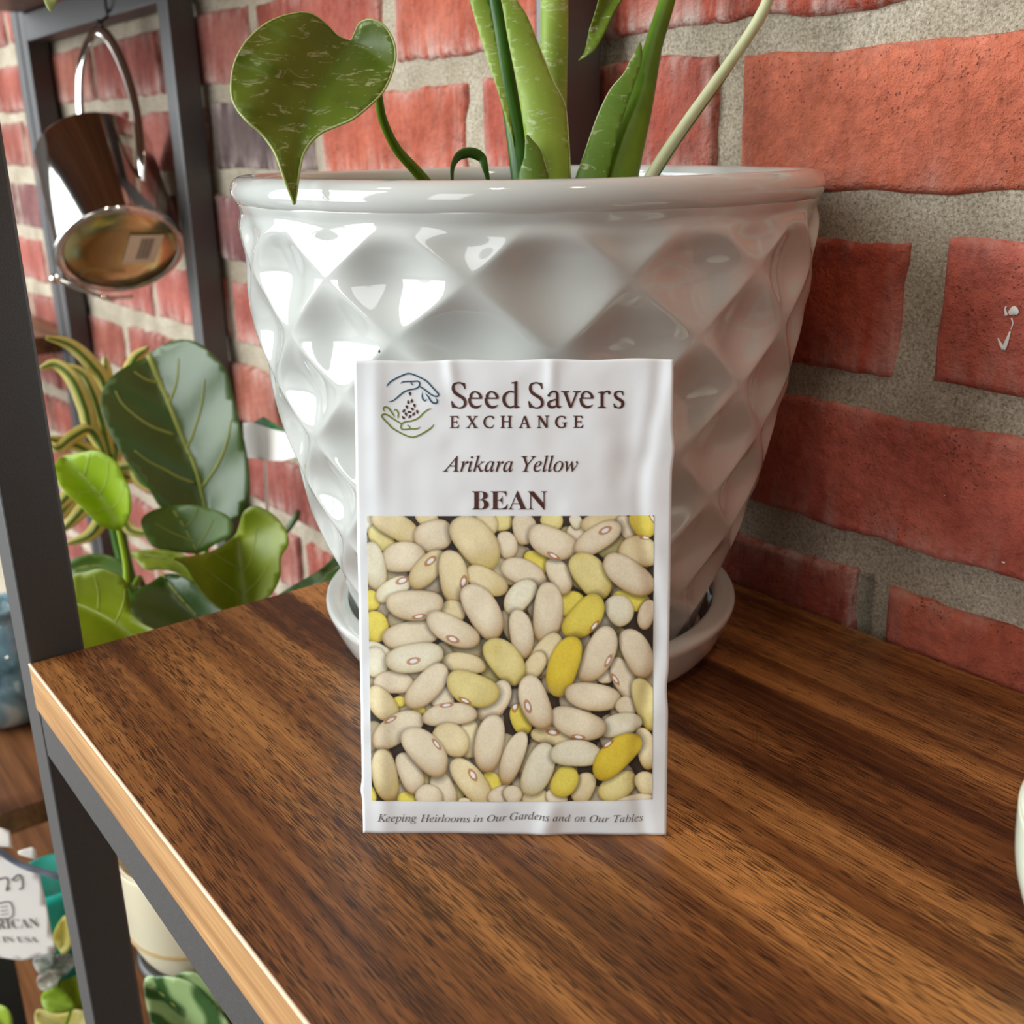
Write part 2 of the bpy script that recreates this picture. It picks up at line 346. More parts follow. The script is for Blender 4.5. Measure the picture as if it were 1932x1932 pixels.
# white paint splashes on the right-hand brick stay part of the wall
def blob(pts, r, flat=.25):
    return tube([np.array(on(x, y, 1, WF - .0001)) for x, y in pts], r, 8, flat, (0, 1, 0), 5)
pv, pf = join(blob([(1903, 592), (1913, 587), (1921, 592)], [.0006, .0017, .0006]), blob([(1899, 596), (1896, 583), (1899, 578)], [.0006, .0003, .0002]),
    blob([(1906, 625), (1899, 645), (1893, 660)], [.0003, .0007, .0008]), blob([(1893, 660), (1887, 648), (1883, 638)], [.0006, .0005, .0002]), blob([(1908, 600), (1911, 610), (1907, 622)], [.0003, .0002, .0002]),
    blob([(1780, 932), (1783, 935)], [.0003, .0004]), blob([(1746, 990), (1751, 991)], [.0003, .0004]), blob([(1890, 1060), (1896, 1062)], [.0003, .0004]))
bmw = bmesh.new(); bmw.from_mesh(me); vv = [bmw.verts.new(p) for p in pv]
for q in pf:
    try: f_ = bmw.faces.new([vv[i] for i in q]); f_.material_index = 2; f_.smooth = True
    except ValueError: pass
bmw.to_mesh(me); bmw.free()

fl = link('floor', mesh(*box(-2.4, 1.6, -3.2, .262, -.80, -.76)), M_FLOOR, smooth=False); fl['kind'] = 'structure'; fl['label'] = 'brown concrete floor under the shelving'

# ------------------------------------------------------------------ shelving units
def post(x0, y0, z0, z1, s, parent):
    return bevel(link('post', mesh(*box(x0, x0 + s, y0, y0 + s, z0, z1)), M_STEEL, parent, False), .0012, 3)
U = thing('shelving_unit', (0, 0, -.76), 'charcoal steel shelf unit with walnut top board carrying the white pot and seed packet', 'shelf')
def board(parent, x0, x1, y0, y1, z1, th=.0185, notch=None, mat=M_WOOD, edge=True):
    if notch:
        nx, ny = notch; P = [(x0, y0), (x1, y0), (x1, y1), (nx, y1), (nx, ny), (x0, ny)]
    else: P = [(x0, y0), (x1, y0), (x1, y1), (x0, y1)]
    n_ = len(P); Vb = [(x, y, z1 - th) for x, y in P] + [(x, y, z1) for x, y in P]
    Fb = [tuple(range(n_ - 1, -1, -1)), tuple(range(n_, 2 * n_))] + [(i, (i + 1) % n_, (i + 1) % n_ + n_, i + n_) for i in range(n_)]
    o = link('shelf_board', mesh(Vb, Fb), mat, parent, False); bevel(o, .0003, 2)
    if edge:
        e1 = link('edge_banding', mesh(*box(x0 + .0001, x1, y0 - .0006, y0 + .0002, z1 - th + .0002, z1 - .0007)), M_EDGE, o, False); e1.location = (0, 0, 0)
        e1['label'] = 'walnut edge band, window light painted into its pale brown'
        e2 = link('edge_highlight', mesh(*tube([(x0 - .0002, y0 - .0002, z1 - .0004), (x1, y0 - .0002, z1 - .0004)], [.00055, .00055], 8, n=1)), M_GLINT, o); e2.location = (0, 0, 0)  # bevel highlight painted as a thin pale strip
        e2['label'] = 'painted whitish highlight line along the front edge'
    return o
BD = board(U, 0, 1.12, 0, .2560, 0, notch=(.0275, .2350))
post(-.0202, 0, -.76, .62, .0198, U)
post(.0060, .2355, -.76, .62, .0200, U)
post(1.121, 0, -.76, .62, .0198, U); post(1.121, .2355, -.76, .62, .0200, U)
for (y0, y1) in ((.0002, .0198), (.2357, .2555)):
    bevel(link('rail', mesh(*box(.0004 if y0 < .1 else .0265, 1.1205, y0, y1, -.0388, -.0187)), M_STEEL, U, False), .0012, 3)
bevel(link('rail', mesh(*box(-.020, -.0002, .020, .2353, -.0388, -.0187)), M_STEEL, U, False), .0012, 3)

UB = thing('shelving_unit', (-.38, 0, -.76), 'neighbouring charcoal steel shelf unit on the left, steel pitcher hanging under its top shelf', 'shelf')
s = .0195
post(-.4205, .2375, -.76, .62, s, UB); post(-.357, 0, -.76, .62, s, UB); post(-.775, .2375, -.76, .62, s, UB); post(-.775, 0, -.76, .62, s, UB)
bevel(link('rail', mesh(*box(-.7555, -.421, .2378, .2568, .2765, .3005)), M_STEEL, UB, False), .0012, 3)
bevel(link('rail', mesh(*box(-.7555, -.357, .0002, .0190, .2765, .3005)), M_STEEL, UB, False), .0012, 3)
bevel(link('rail', mesh(*box(-.7555, -.357, .0002, .0190, -.300, -.279)), M_STEEL, UB, False), .0012, 3)
board(UB, -.755, -.336, 0.0, .2370, .3200, mat=M_WOODB, edge=False)
board(UB, -.755, -.336, .0200, .2370, -.2600, mat=M_WOODB, edge=False)
board(UB, -.755, -.336, .0200, .2370, -.5000, mat=M_WOODB, edge=False)
UC = thing('shelving_unit', (-.95, 0, -.76), 'farthest shelf unit with brown board end, beyond the neighbouring unit at far left', 'shelf')
board(UC, -1.25, -.80, 0.0, .255, -.0060, mat=M_WOODB, edge=False)
for x in (-1.27, -.7995): post(x, .2375, -.76, .62, s, UC)
for x in (-1.27, -.7995): post(x, .0, -.76, .62, s, UC)

# ------------------------------------------------------------------ white pot and saucer
PX, PY = .0929, .1606
zr = [0.004, .0165, .0336, .0483, .0631, .0803, .0964, .1095, .1188, .1309, .1394, .1479, .156, .162]
rr = [.0600, .0650, .0715, .0770, .0815, .0850, .0890, .0912, .0928, .0945, .0950, .0958, .0958, .0952]
nz, nt = 330, 640
zz = np.linspace(.004, .1612, nz); th = np.linspace(0, 2 * np.pi, nt, endpoint=False); Zg, Tg = np.meshgrid(zz, th, indexing='ij')
R0 = np.interp(Zg, zr, rr); R0s = np.stack([np.convolve(np.pad(R0[:, 0], 20, mode='edge'), np.ones(41) / 41, 'valid')]).T
R0 = np.repeat(R0s, nt, 1)
A = np.degrees(Tg) + 48.0; A = A / (360 / 14); B = (Zg - .1432) / .0350
A = A + .05 * vn(np.cos(Tg) * 2.2, np.sin(Tg) * 2.2, Zg * 25, 21); B = B + .06 * vn(np.cos(Tg) * 2.4, np.sin(Tg) * 2.4, Zg * 25 + 9, 22)
hx = np.abs(np.sin(np.pi * (A + B))); hy = np.abs(np.sin(np.pi * (A - B)))
dist = (hx * hy); hol = dist ** .85
soft = (np.sqrt(hx ** 2 + .03) - .17) * (np.sqrt(hy ** 2 + .03) - .17) * 1.4; hol = .30 * hol + .70 * soft
mask = np.clip((.1595 - Zg) / .010, 0, 1); mask = mask * mask * (3 - 2 * mask); mk2 = np.clip((Zg - .006) / .012, 0, 1); mask = mask * mk2
Rg = R0 + .0006 - .0046 * hol * mask - .0010 * np.exp(-((Zg - .1580) / .0024) ** 2)
Rg = Rg + .0003 * vn(np.cos(Tg) * 9, np.sin(Tg) * 9, Zg * 90, 23)
Vp = [(PX + r * math.cos(t), PY + r * math.sin(t), z) for r, t, z in zip(Rg.ravel(), Tg.ravel(), Zg.ravel())]
prof = []
tr = .0047; rc, zc = .0926, .1644
for a in np.linspace(-60, 205, 26):
    ar = math.radians(a); prof.append((rc + tr * math.cos(ar), zc + tr * math.sin(ar) * 1.02))
prof += [(.0868, .158), (.0845, .150), (.0815, .130), (.0760, .085), (.062, .030), (.050, .012), (.0005, .012)]
ro = len(Vp)
for r, z in prof:
    for k in range(nt): t = 2 * math.pi * k / nt; wob = .00025 * math.sin(3 * t + 1) ; Vp.append((PX + (r + wob) * math.cos(t), PY + (r + wob) * math.sin(t), z + wob))
Fp = [tuple(q) for q in grid_faces(nz, nt, True)]
Fp = [(a, b, c, d) for a, b, c, d in Fp]
Fp += [((nz - 1) * nt + k, (nz - 1) * nt + (k + 1) % nt, ro + (k + 1) % nt, ro + k) for k in range(nt)]
Fp += grid_faces(len(prof), nt, True, ro); Fp.append(tuple(range(nt - 1, -1, -1)))
pot = link('plant_pot', mesh(Vp, Fp), M_GLAZE); tag(pot, 'large glossy white ceramic pot with embossed diamond pattern, standing behind the seed packet', 'pot')
sp = [(.001, .0005), (.060, .0005), (.0665, .0010), (.0710, .0045), (.0742, .0105), (.0764, .0158), (.0771, .0178), (.0769, .0192), (.0756, .0200), (.0715, .0199), (.0693, .0190), (.0686, .0175), (.0668, .0110), (.0650, .0060), (.0620, .0035), (.001, .0034)]
spp = catmull([(r, z, 0) for r, z in sp], 4)
sau = link('saucer', mesh(*lathe([(p[0], p[1]) for p in spp], PX, PY, 160)), M_GLAZE); tag(sau, 'round white glazed saucer under the large diamond-patterned pot', 'saucer')
so_p = [(.0004, .1415)] + [(r, .1415 + .001 * math.sin(r * 900)) for r in np.linspace(.01, .0802, 14)] + [(.0795, .132), (.0004, .131)]
so = link('potting_soil', mesh(*lathe(so_p, PX, PY, 64)), M_SOIL); tag(so, 'dark potting soil filling the large white pot', 'soil'); so['kind'] = 'stuff'

# ------------------------------------------------------------------ sheets (leaves, cards) traced, then given their own distance and bend
def sheet(name, outline, depth, mat, parent=None, thick=.0005, step=14, smooth_n=5, closed_smooth=True):
    P = catmull([(x, y, 0) for x, y in outline], smooth_n, True) if closed_smooth else [np.array((x, y, 0.)) for x, y in outline]
    poly = [Vector((p[0], p[1])) for p in P]; n0 = len(poly)
    xs_ = [p.x for p in poly]; ys_ = [p.y for p in poly]
    pts = list(poly)
    def inside(x, y):
        c = False; j = n0 - 1
        for i in range(n0):
            if (poly[i].y > y) != (poly[j].y > y) and x < (poly[j].x - poly[i].x) * (y - poly[i].y) / (poly[j].y - poly[i].y) + poly[i].x: c = not c
            j = i
        return c
    for ix, x in enumerate(np.arange(min(xs_) + step * .5, max(xs_), step)):
        for y in np.arange(min(ys_) + step * (.5 if ix % 2 else .9), max(ys_), step):
            if inside(x, y) and min((x - p.x) ** 2 + (y - p.y) ** 2 for p in poly) > (step * .45) ** 2: pts.append(Vector((x, y)))
    vo_, _, fo, *_r = delaunay_2d_cdt(pts, [], [list(range(n0))], 1, 1e-4)
    me = mesh([px(v.x, v.y, depth(v.x, v.y)) for v in vo_], [tuple(f) for f in fo])
    o = link(name, me, mat, parent); m_ = o.modifiers.new('thickness', 'SOLIDIFY'); m_.thickness = thick; m_.offset = 0; return o
def seg_dist(x, y, line):
    """signed distance to a polyline (px), and position along it"""
    best = (1e9, 0, 0)
    for i in range(len(line) - 1):
        (x1, y1), (x2, y2) = line[i], line[i + 1]; dx, dy = x2 - x1, y2 - y1; L = dx * dx + dy * dy
        t = max(0, min(1, ((x - x1) * dx + (y - y1) * dy) / L)); ex, ey = x - x1 - t * dx, y - y1 - t * dy; d = math.hypot(ex, ey)
        if d < best[0]: best = (d, (1 if dx * ey - dy * ex > 0 else -1), (i + t) / (len(line) - 1))
    return best
def ridge(line_px, depth, r, mat, name, parent, lift=.0004, r1=None):
    pts = [px(x, y, depth(x, y) - lift) for x, y in catmull_px(line_px)]
    return link(name, mesh(*tube(pts, [r, r1 if r1 is not None else r * .4], 8, .6, FWD, 1)), mat, parent)
def catmull_px(l): return [(p[0], p[1]) for p in catmull([(x, y, 0) for x, y in l], 5)]

# ------------------------------------------------------------------ philodendron in the pot
PH = thing('potted_philodendron', (PX, PY, .1415), 'green philodendron with marbled heart leaf and thick streaked stems growing in the white pot', 'plant')
o3 = lambda L, sx0, sy0, k: [(sx0 + x * k, sy0 + y * k) for x, y in L]
leaf = o3([(700, 78), (600, 98), (500, 140), (420, 200), (350, 280), (300, 380), (280, 480), (283, 590), (320, 670), (380, 740), (450, 800), (500, 860), (545, 930), (575, 1010), (605, 1100), (640, 1190), (660, 1238), (672, 1190), (685, 1095), (700, 1000), (720, 930), (765, 860), (830, 805), (920, 765), (1020, 720), (1110, 650), (1190, 570), (1240, 480), (1270, 380), (1275, 310), (1255, 230), (1210, 160), (1150, 125), (1100, 122), (1055, 148), (1030, 200), (1008, 243), (970, 240), (920, 215), (865, 158), (800, 105), (750, 82)], 350, 0, .3106)
mid = [(660, 78), (628, 125), (598, 175), (575, 240), (562, 300), (556, 384)]
def dleaf(x, y):
    d, sgn, t = seg_dist(x, y, mid)
    dep = .2800 + .030 * (1 - t) ** 1.3
    return dep - .00015 * d * (1 if sgn < 0 else .75) + .00000030 * d * d * (1.0 if sgn > 0 else 1.3) + .0007 * math.sin(x * .05 + y * .03)
lf = sheet('leaf', leaf, dleaf, M_PHIL, PH, .0005, 9)
lf['label'] = 'marbled heart-shaped leaf hanging over the rim'
pts = [px(x, y, dleaf(x, y)) for x, y in catmull_px(leaf)] ; pts.append(pts[0])
mg = link('leaf_margin', mesh(*tube(pts, [.00035, .00035], 6, n=1)), M_RIM, lf); mg.location = (0, 0, 0)
def stem(name, pp, r, mat, seg=18, flat=1.0, ref=None, label=None):
    o = link(name, mesh(*tube([px(x, y, d) for x, y, d in pp], r, seg, flat, ref)), mat, PH)
    if label: o['label'] = label
    return o
stem('petiole', [(655, 90, .312), (690, 130, .326), (710, 165, .334), (722, 225, .342), (748, 280, .350), (790, 328, .358), (850, 400, .370)], [.0008, .0012, .0014, .0015, .0018, .0022], M_STEM)
stem('curled_shoot', [(853, 345, .355), (854, 315, .355), (866, 294, .356), (888, 288, .357), (908, 297, .358), (915, 315, .358), (922, 345, .36)], [.0006, .0010, .0017, .0018, .0012, .0006], M_STEMD, 12, .35, None, 'small withered curled shoot')
D = lambda base, axis, k, wx: (lambda x, y: base - math.sqrt(max(0, 1 - min(1, (seg_dist(x, y, axis)[0] / wx)) ** 2)) * k)
stem('stem', [(1046, -90, .396), (1046, 60, .394), (1044, 200, .392), (1042, 420, .390)], [.0052, .0052, .0050, .0048], M_SHEATH, 26, label='thick pale straight stem')
stem('stem', [(925, -60, .372), (945, 60, .373), (962, 180, .374), (982, 290, .376), (1000, 420, .38)], [.0026, .0029, .0032, .0044, .0050], M_STEMD, 24, label='dark green stem')
k6 = .2484
A_ = o3([(240, -150), (270, 0), (330, 220), (400, 450), (470, 660), (540, 900), (590, 1060), (605, 1130), (580, 900), (560, 700), (520, 520), (470, 300), (425, 60), (400, -150)], 820, 0, k6)
axA = o3([(320, -150), (345, 0), (480, 450), (580, 1060)], 820, 0, k6)
sh = sheet('sheath', A_, D(.3735, axA, .002, 22), M_SHEATH, PH, .0006, 7)
C_ = o3([(440, -200), (505, 0), (560, 300), (640, 700), (690, 1030), (730, 1355), (760, 1700), (1020, 1700), (1028, 1355), (1012, 1050), (985, 800), (900, 620), (800, 380), (700, 130), (620, 0), (520, -200)], 820, 0, k6)
axC = o3([(480, -200), (562, 0), (690, 380), (800, 700), (860, 1050), (890, 1700)], 820, 0, k6)
sh = sheet('sheath', C_, D(.3715, axC, .006, 44), M_SHEATH, PH, .0008, 8); sh['label'] = 'broad pale sheath with cream edge'
edge = o3([(620, 0), (700, 130), (800, 380), (900, 620), (985, 800), (1012, 1050), (1028, 1355)], 820, 0, k6); dC = D(.3715, axC, .006, 44)
e_ = link('sheath_edge', mesh(*tube([px(x, y, dC(x, y)) for x, y in catmull_px(edge)], [.0003, .0005, .0005], 6, n=1)), M_CREAMST, sh); e_.location = (0, 0, 0)
E_ = o3([(695, 1030), (750, 1075), (800, 1140), (835, 1240), (870, 1355), (900, 1600), (640, 1600), (640, 1355), (680, 1200)], 820, 0, k6)
axE = o3([(700, 1030), (740, 1200), (760, 1600)], 820, 0, k6); dE = D(.3660, axE, .004, 28)
sh = sheet('sheath', E_, dE, M_SHEATHD, PH, .0006, 6)
e_ = link('sheath_edge', mesh(*tube([px(x, y, dE(x, y)) for x, y in catmull_px(o3([(695, 1030), (750, 1075), (800, 1140), (835, 1240), (870, 1355)], 820, 0, k6))], [.0002, .0004], 6, n=1)), M_CREAMST, sh); e_.location = (0, 0, 0)
stem('stem', [(1290, -120, .384), (1262, -10, .382), (1232, 90, .380), (1204, 200, .378), (1175, 300, .377), (1145, 420, .376)], [.0027, .0029, .0033, .0052, .0068, .0080], M_STEM, 26, label='green leaning stem at the right')
F_ = o3([(1565, 325), (1500, 440), (1440, 560), (1340, 680), (1250, 860), (1180, 1050), (1130, 1200), (1070, 1360), (1000, 1700), (1280, 1700), (1310, 1360), (1400, 1000), (1490, 720), (1570, 480)], 820, 0, k6)
axF = o3([(1575, 325), (1430, 760), (1290, 1200), (1180, 1700)], 820, 0, k6); dF = D(.3725, axF, .005, 48)
sh = sheet('sheath', F_, dF, M_SHEATHD, PH, .0006, 8)
e_ = link('sheath_edge', mesh(*tube([px(x, y, dF(x, y)) for x, y in catmull_px(o3([(1565, 325), (1500, 440), (1440, 560), (1340, 680), (1250, 860), (1180, 1050), (1130, 1200), (1070, 1360)], 820, 0, k6))], [.0002, .0004, .0003], 6, n=1)), M_CREAMST, sh); e_.location = (0, 0, 0)
stem('petiole', [(1462, -140, .352), (1457, -40, .354), (1444, 12, .356), (1408, 74, .360), (1350, 155, .364), (1285, 245, .368), (1232, 325, .372), (1190, 400, .376)], [.0016, .0018, .0020, .0019, .0019, .0020, .0022], M_CREAMST, 14, label='cream petiole bending at the right')
stem('petiole', [(1190, 400, .377), (1236, 328, .3738), (1289, 248, .3700), (1354, 158, .3660), (1408, 84, .3622)], [.0018, .0017, .0016, .0015, .0008], M_STEM, 12)
G_ = o3([(1095, 462), (1140, 395), (1170, 250), (1215, 110), (1245, 0), (1300, -300), (1480, -420), (1560, -200), (1420, 0), (1350, 120), (1290, 250), (1230, 360), (1180, 410)], 820, 0, k6)
axG = o3([(1095, 462), (1230, 200), (1330, 0), (1480, -420)], 820, 0, k6)
sheet('leaf', G_, lambda x, y: .368 - .00016 * seg_dist(x, y, axG)[0], M_PHIL, PH, .0005, 8)
stem('petiole', [(1187, -100, .368), (1215, -190, .374), (1260, -240, .382), (1292, -130, .384)], [.0008, .0014, .0018], M_STEM)
H_ = [(96, 22), (86, 8), (80, -20), (82, -70), (110, -110), (140, -80), (128, -30), (106, 2), (101, 14)]
sheet('leaf', H_, lambda x, y: .42 - .0001 * abs(x - 100), M_RIM, PH, .0005, 8)
stem('petiole', [(110, -108, .42), (200, -260, .41), (600, -330, .40), (1000, -240, .395), (1046, -88, .396)], [.0008, .0014, .002, .002, .003], M_STEM)

# ------------------------------------------------------------------ seed packet
b0 = on(685, 1571, 2, .0004); b1 = on(1257, 1575, 2, .0004); uu = (b1 - b0); WD = np.linalg.norm(uu); uu /= WD
bk = np.array([-uu[1], uu[0], 0]); lean = math.radians(15.0); up = bk * math.sin(lean) + np.array([0, 0, 1]) * math.cos(lean); nn = np.cross(uu, up); nn /= np.linalg.norm(nn)   # nn points to the viewer
if nn @ (CAM - b0) < 0: nn = -nn
def packet_uv(x, y):
    r = M.T @ np.array([(x - 966) / FPX, (y - 966) / FPX, 1.0]); t = ((b0 - CAM) @ nn) / (r @ nn); P = CAM + t * r - b0; return P @ uu, P @ up
TL = packet_uv(668, 680); TR = packet_uv(1271, 678); H0 = (TL[1] + TR[1]) / 2
def edges(v):                         # left and right edge of the paper at height v, with little kinks
    t = v / H0; l = TL[0] * t - .0004 * math.exp(-((v - .012) / .002) ** 2); r_ = WD + (TR[0] - WD) * t + .0006 * math.exp(-((v - .104) / .004) ** 2) - .0005 * math.exp(-((v - .040) / .004) ** 2)
    return l, r_
def bulge(a, v):
    l, r_ = edges(min(max(v, 0), H0)); s_ = (a - l) / (r_ - l); t = v / H0; s_ = min(max(s_, 0), 1); t = min(max(t, 0), 1)
    e_ = (math.sin(math.pi * s_) ** .8) * (math.sin(math.pi * t) ** .7)
    h = .0022 * e_ + .0010 * math.exp(-((t - .12) / .16) ** 2) * math.sin(math.pi * s_) ** .7 * min(1, t / .06)
    h += .0010 * math.exp(-((s_ - .86) / .05) ** 2 - ((t - .80) / .10) ** 2) * -1
    h += .0009 * math.exp(-((s_ - .60 - (t) * .35) / .035) ** 2 - ((t - .02) / .05) ** 2)          # crease by the bottom
    h += .0005 * math.exp(-((s_ - .07) / .03) ** 2) * (.5 + .5 * math.sin(t * 9)) - .0005 * math.exp(-((s_ - .93 + .03 * math.sin(t * 11)) / .025) ** 2)
    h += .0006 * math.exp(-((s_ - .30 - .2 * (1 - t)) / .02) ** 2 - ((t - .98) / .05) ** 2) + .0005 * math.exp(-((s_ - .62) / .02) ** 2 - ((t - .97) / .05) ** 2)
    h += .00022 * float(vn(s_ * 7, t * 10, 0, 31)) + .00012 * float(vn(s_ * 16, t * 23, 0, 32))
    return h
def pk(a, v, lift=0.0): return b0 + uu * a + up * v + nn * (bulge(a, v) + lift)
SP = thing('seed_packet', tuple((b0 + b1) / 2), 'white paper seed packet with bean photograph leaning against the white pot', 'seed packet')
nu, nv = 110, 160; Vf = []; Vb_ = []
for i in range(nu):
    for j in range(nv):
        s_ = i / (nu - 1); v = H0 * j / (nv - 1); 
        if j == nv - 1: v += .0002 * math.sin(s_ * 23) 
        l, r_ = edges(v); a = l + (r_ - l) * s_
        Vf.append(pk(a, v))
        e_ = max(0, math.sin(math.pi * s_)) ** .6 * max(0, math.sin(math.pi * min(1, v / H0))) ** .6
        Vb_.append(b0 + uu * a + up * v + nn * (bulge(a, v) - .00035 - .0045 * e_ ))
Ff = grid_faces(nu, nv); N_ = nu * nv; Fb = [tuple(i + N_ for i in q[::-1]) for q in Ff]
bd = [i * nv for i in range(nu)] + [(nu - 1) * nv + j for j in range(1, nv)] + [i * nv + nv - 1 for i in range(nu - 2, -1, -1)] + [j for j in range(nv - 2, 0, -1)]
Fs = [(bd[i], bd[(i + 1) % len(bd)], bd[(i + 1) % len(bd)] + N_, bd[i] + N_) for i in range(len(bd))]
link('paper_envelope', mesh(Vf + Vb_, Ff + Fb + Fs), M_PAPER, SP)

# --- printed photograph of the beans (a flat print on the paper)
BE = {'A': (680, 960), 'B': (960, 960), 'C': (680, 1240), 'D': (960, 1240)}
beans = '''A 90 190 260 180 70 c;A 280 380 420 260 45 y;A 1850 170 220 260 80 y;A 1640 200 330 300 70 t;A 870 110 340 220 30 t;A 470 230 720 330 28 t;A 1870 800 460 300 30 t;B 920 330 360 260 20 p;B 560 140 300 260 20 y;B 870 160 200 160 60 c;
B 380 680 400 240 30 Y;B 1590 1190 540 280 10 Y;B 800 1220 400 300 -20 Y;B 1230 150 620 280 -15 t;B 200 250 420 320 80 p;B -20 460 370 260 75 p;A 960 340 520 420 -15 p;A 1500 430 820 500 50 t;A 570 630 600 400 -5 p;A 180 740 640 330 78 c;A 140 1190 280 230 80 Y;
B 1530 240 360 220 60 p;B 1750 180 420 360 60 Y 1870 120 60;B 1690 560 540 400 10 t 1790 370 0;B 200 830 640 340 25 p;A 1650 920 600 320 28 t;A 430 1040 520 260 -30 c 555 925 -20;A 880 780 620 330 -47 t 920 670 -38;A 1210 870 700 380 82 t 1350 940 102;
A 200 1530 420 330 85 Y;A 1210 1320 340 280 10 t;A 680 1620 800 370 -12 p;A 715 1230 760 400 0 p 770 1390 -12;B 650 860 520 290 65 p;B 570 420 680 400 22 p 580 600 28;B 1150 380 700 330 -32 p 1250 275 -25;B 1060 860 700 430 52 y;B 1560 850 780 400 35 p;
B 150 1130 540 320 -50 c;B 1430 1310 420 360 60 c;B 1790 1370 400 220 105 p;A 1590 1320 800 430 60 p;B 500 1330 790 390 95 p;A 220 1900 440 330 30 c;C 1350 60 600 260 8 t;A 1210 1560 760 360 27 p 1210 1680 20;C 200 60 400 340 80 c;C 1060 520 420 300 60 p;
D 1250 230 220 200 0 p;B 480 1830 560 300 -50 t;B 160 1610 650 310 82 p;B 970 1390 690 400 -48 Y 1110 1510 -50;D 330 90 420 250 -55 t;D 1530 300 700 300 60 p 1380 270 55;D 1660 -60 700 380 65 p;D 1150 -50 800 400 -62 p 1290 30 -62;D 720 95 820 400 -72 G;
C 440 320 540 300 0 p;C 520 560 160 140 0 Y;C 770 670 180 120 0 Y;C 1880 30 700 420 52 y;C 290 590 520 340 50 t;C 1750 550 620 320 -55 p 1860 710 -50;C 710 -10 780 380 -10 c 700 35 -14;C 870 360 740 360 -47 p;C 1470 380 720 430 20 y 1370 540 25;
D 160 780 420 260 70 Y 85 600 100;D 1090 490 740 360 8 p;D 1530 630 300 260 30 p;D 1780 600 720 320 72 y;D 560 1000 560 240 10 t 570 945 10;D 1450 870 580 300 -12 c;D 900 830 760 380 18 p 905 1010 8;D 350 560 740 380 70 p 250 610 72;
C 1430 1040 300 520 0 t;C 1720 1600 320 220 60 Y;C 490 930 760 370 -32 p 400 800 -28;C 1170 730 730 300 -6 p 1130 600 -8;C 1190 1050 520 400 35 t;C 1690 1090 760 380 100 p;C 150 1780 240 120 80 Y;C 610 1830 260 170 10 Y;C 1090 1690 500 300 65 p;
C 650 1490 580 320 68 p;C 850 1210 780 430 48 p 1000 1110 52;C 330 1520 700 340 80 t;C 1450 1600 760 360 52 t 1470 1500 58;C 900 1790 370 300 15 p;C 1830 1760 360 240 -25 p;C 1360 1850 170 90 0 p;
D 1780 1180 560 260 78 t;D 1410 1660 540 340 -30 y;D 970 1680 440 300 -68 t;D 350 1800 360 220 -10 t;D 620 1800 300 200 25 p;D 1780 1640 340 280 60 t;D 1620 1840 520 120 -8 p;D 380 1430 740 380 -68 c;D 60 1280 740 280 -70 p;D 50 1760 260 240 60 p;
D 720 1590 440 340 -60 Y;D 870 1230 680 350 2 c;D 1400 1270 780 400 -42 G 1285 1110 -35'''
q0 = (692, 973); q1 = (1233.5, 972); q2 = (702.5, 1509); q3 = (1230, 1507)
GW, GH = 500, 494; sx_ = np.linspace(0, 1, GW); sy_ = np.linspace(0, 1, GH); SX, SY = np.meshgrid(sx_, sy_, indexing='ij')
GX = (q0[0] * (1 - SX) + q1[0] * SX) * (1 - SY) + (q2[0] * (1 - SX) + q3[0] * SX) * SY
GY = (q0[1] * (1 - SX) + q1[1] * SX) * (1 - SY) + (q2[1] * (1 - SX) + q3[1] * SX) * SY
img = np.ones((GW, GH, 3)) * np.array([.045, .026, .014]); img *= (1 + .5 * vn(GX / 22, GY / 22, 0, 41))[..., None]
pal = {'c': ((.86, .83, .64), (.50, .38, .15)), 'p': ((.85, .76, .56), (.42, .25, .08)), 't': ((.83, .72, .44), (.42, .26, .05)), 'y': ((.84, .75, .33), (.46, .32, .02)), 'Y': ((.84, .72, .12), (.48, .32, .004)), 'G': ((.82, .64, .06), (.50, .32, .003))}
GR = rng.random((GW, GH))
under = ['A %d %d %d %d %d %s' % (v[0], v[1], v[2], v[3], v[4], 'ptyptp'[k % 6]) for k, v in enumerate([(rng.uniform(60, 3850), rng.uniform(80, 3850), rng.uniform(480, 700), rng.uniform(280, 380), rng.uniform(0, 180)) for _ in range(110)])]
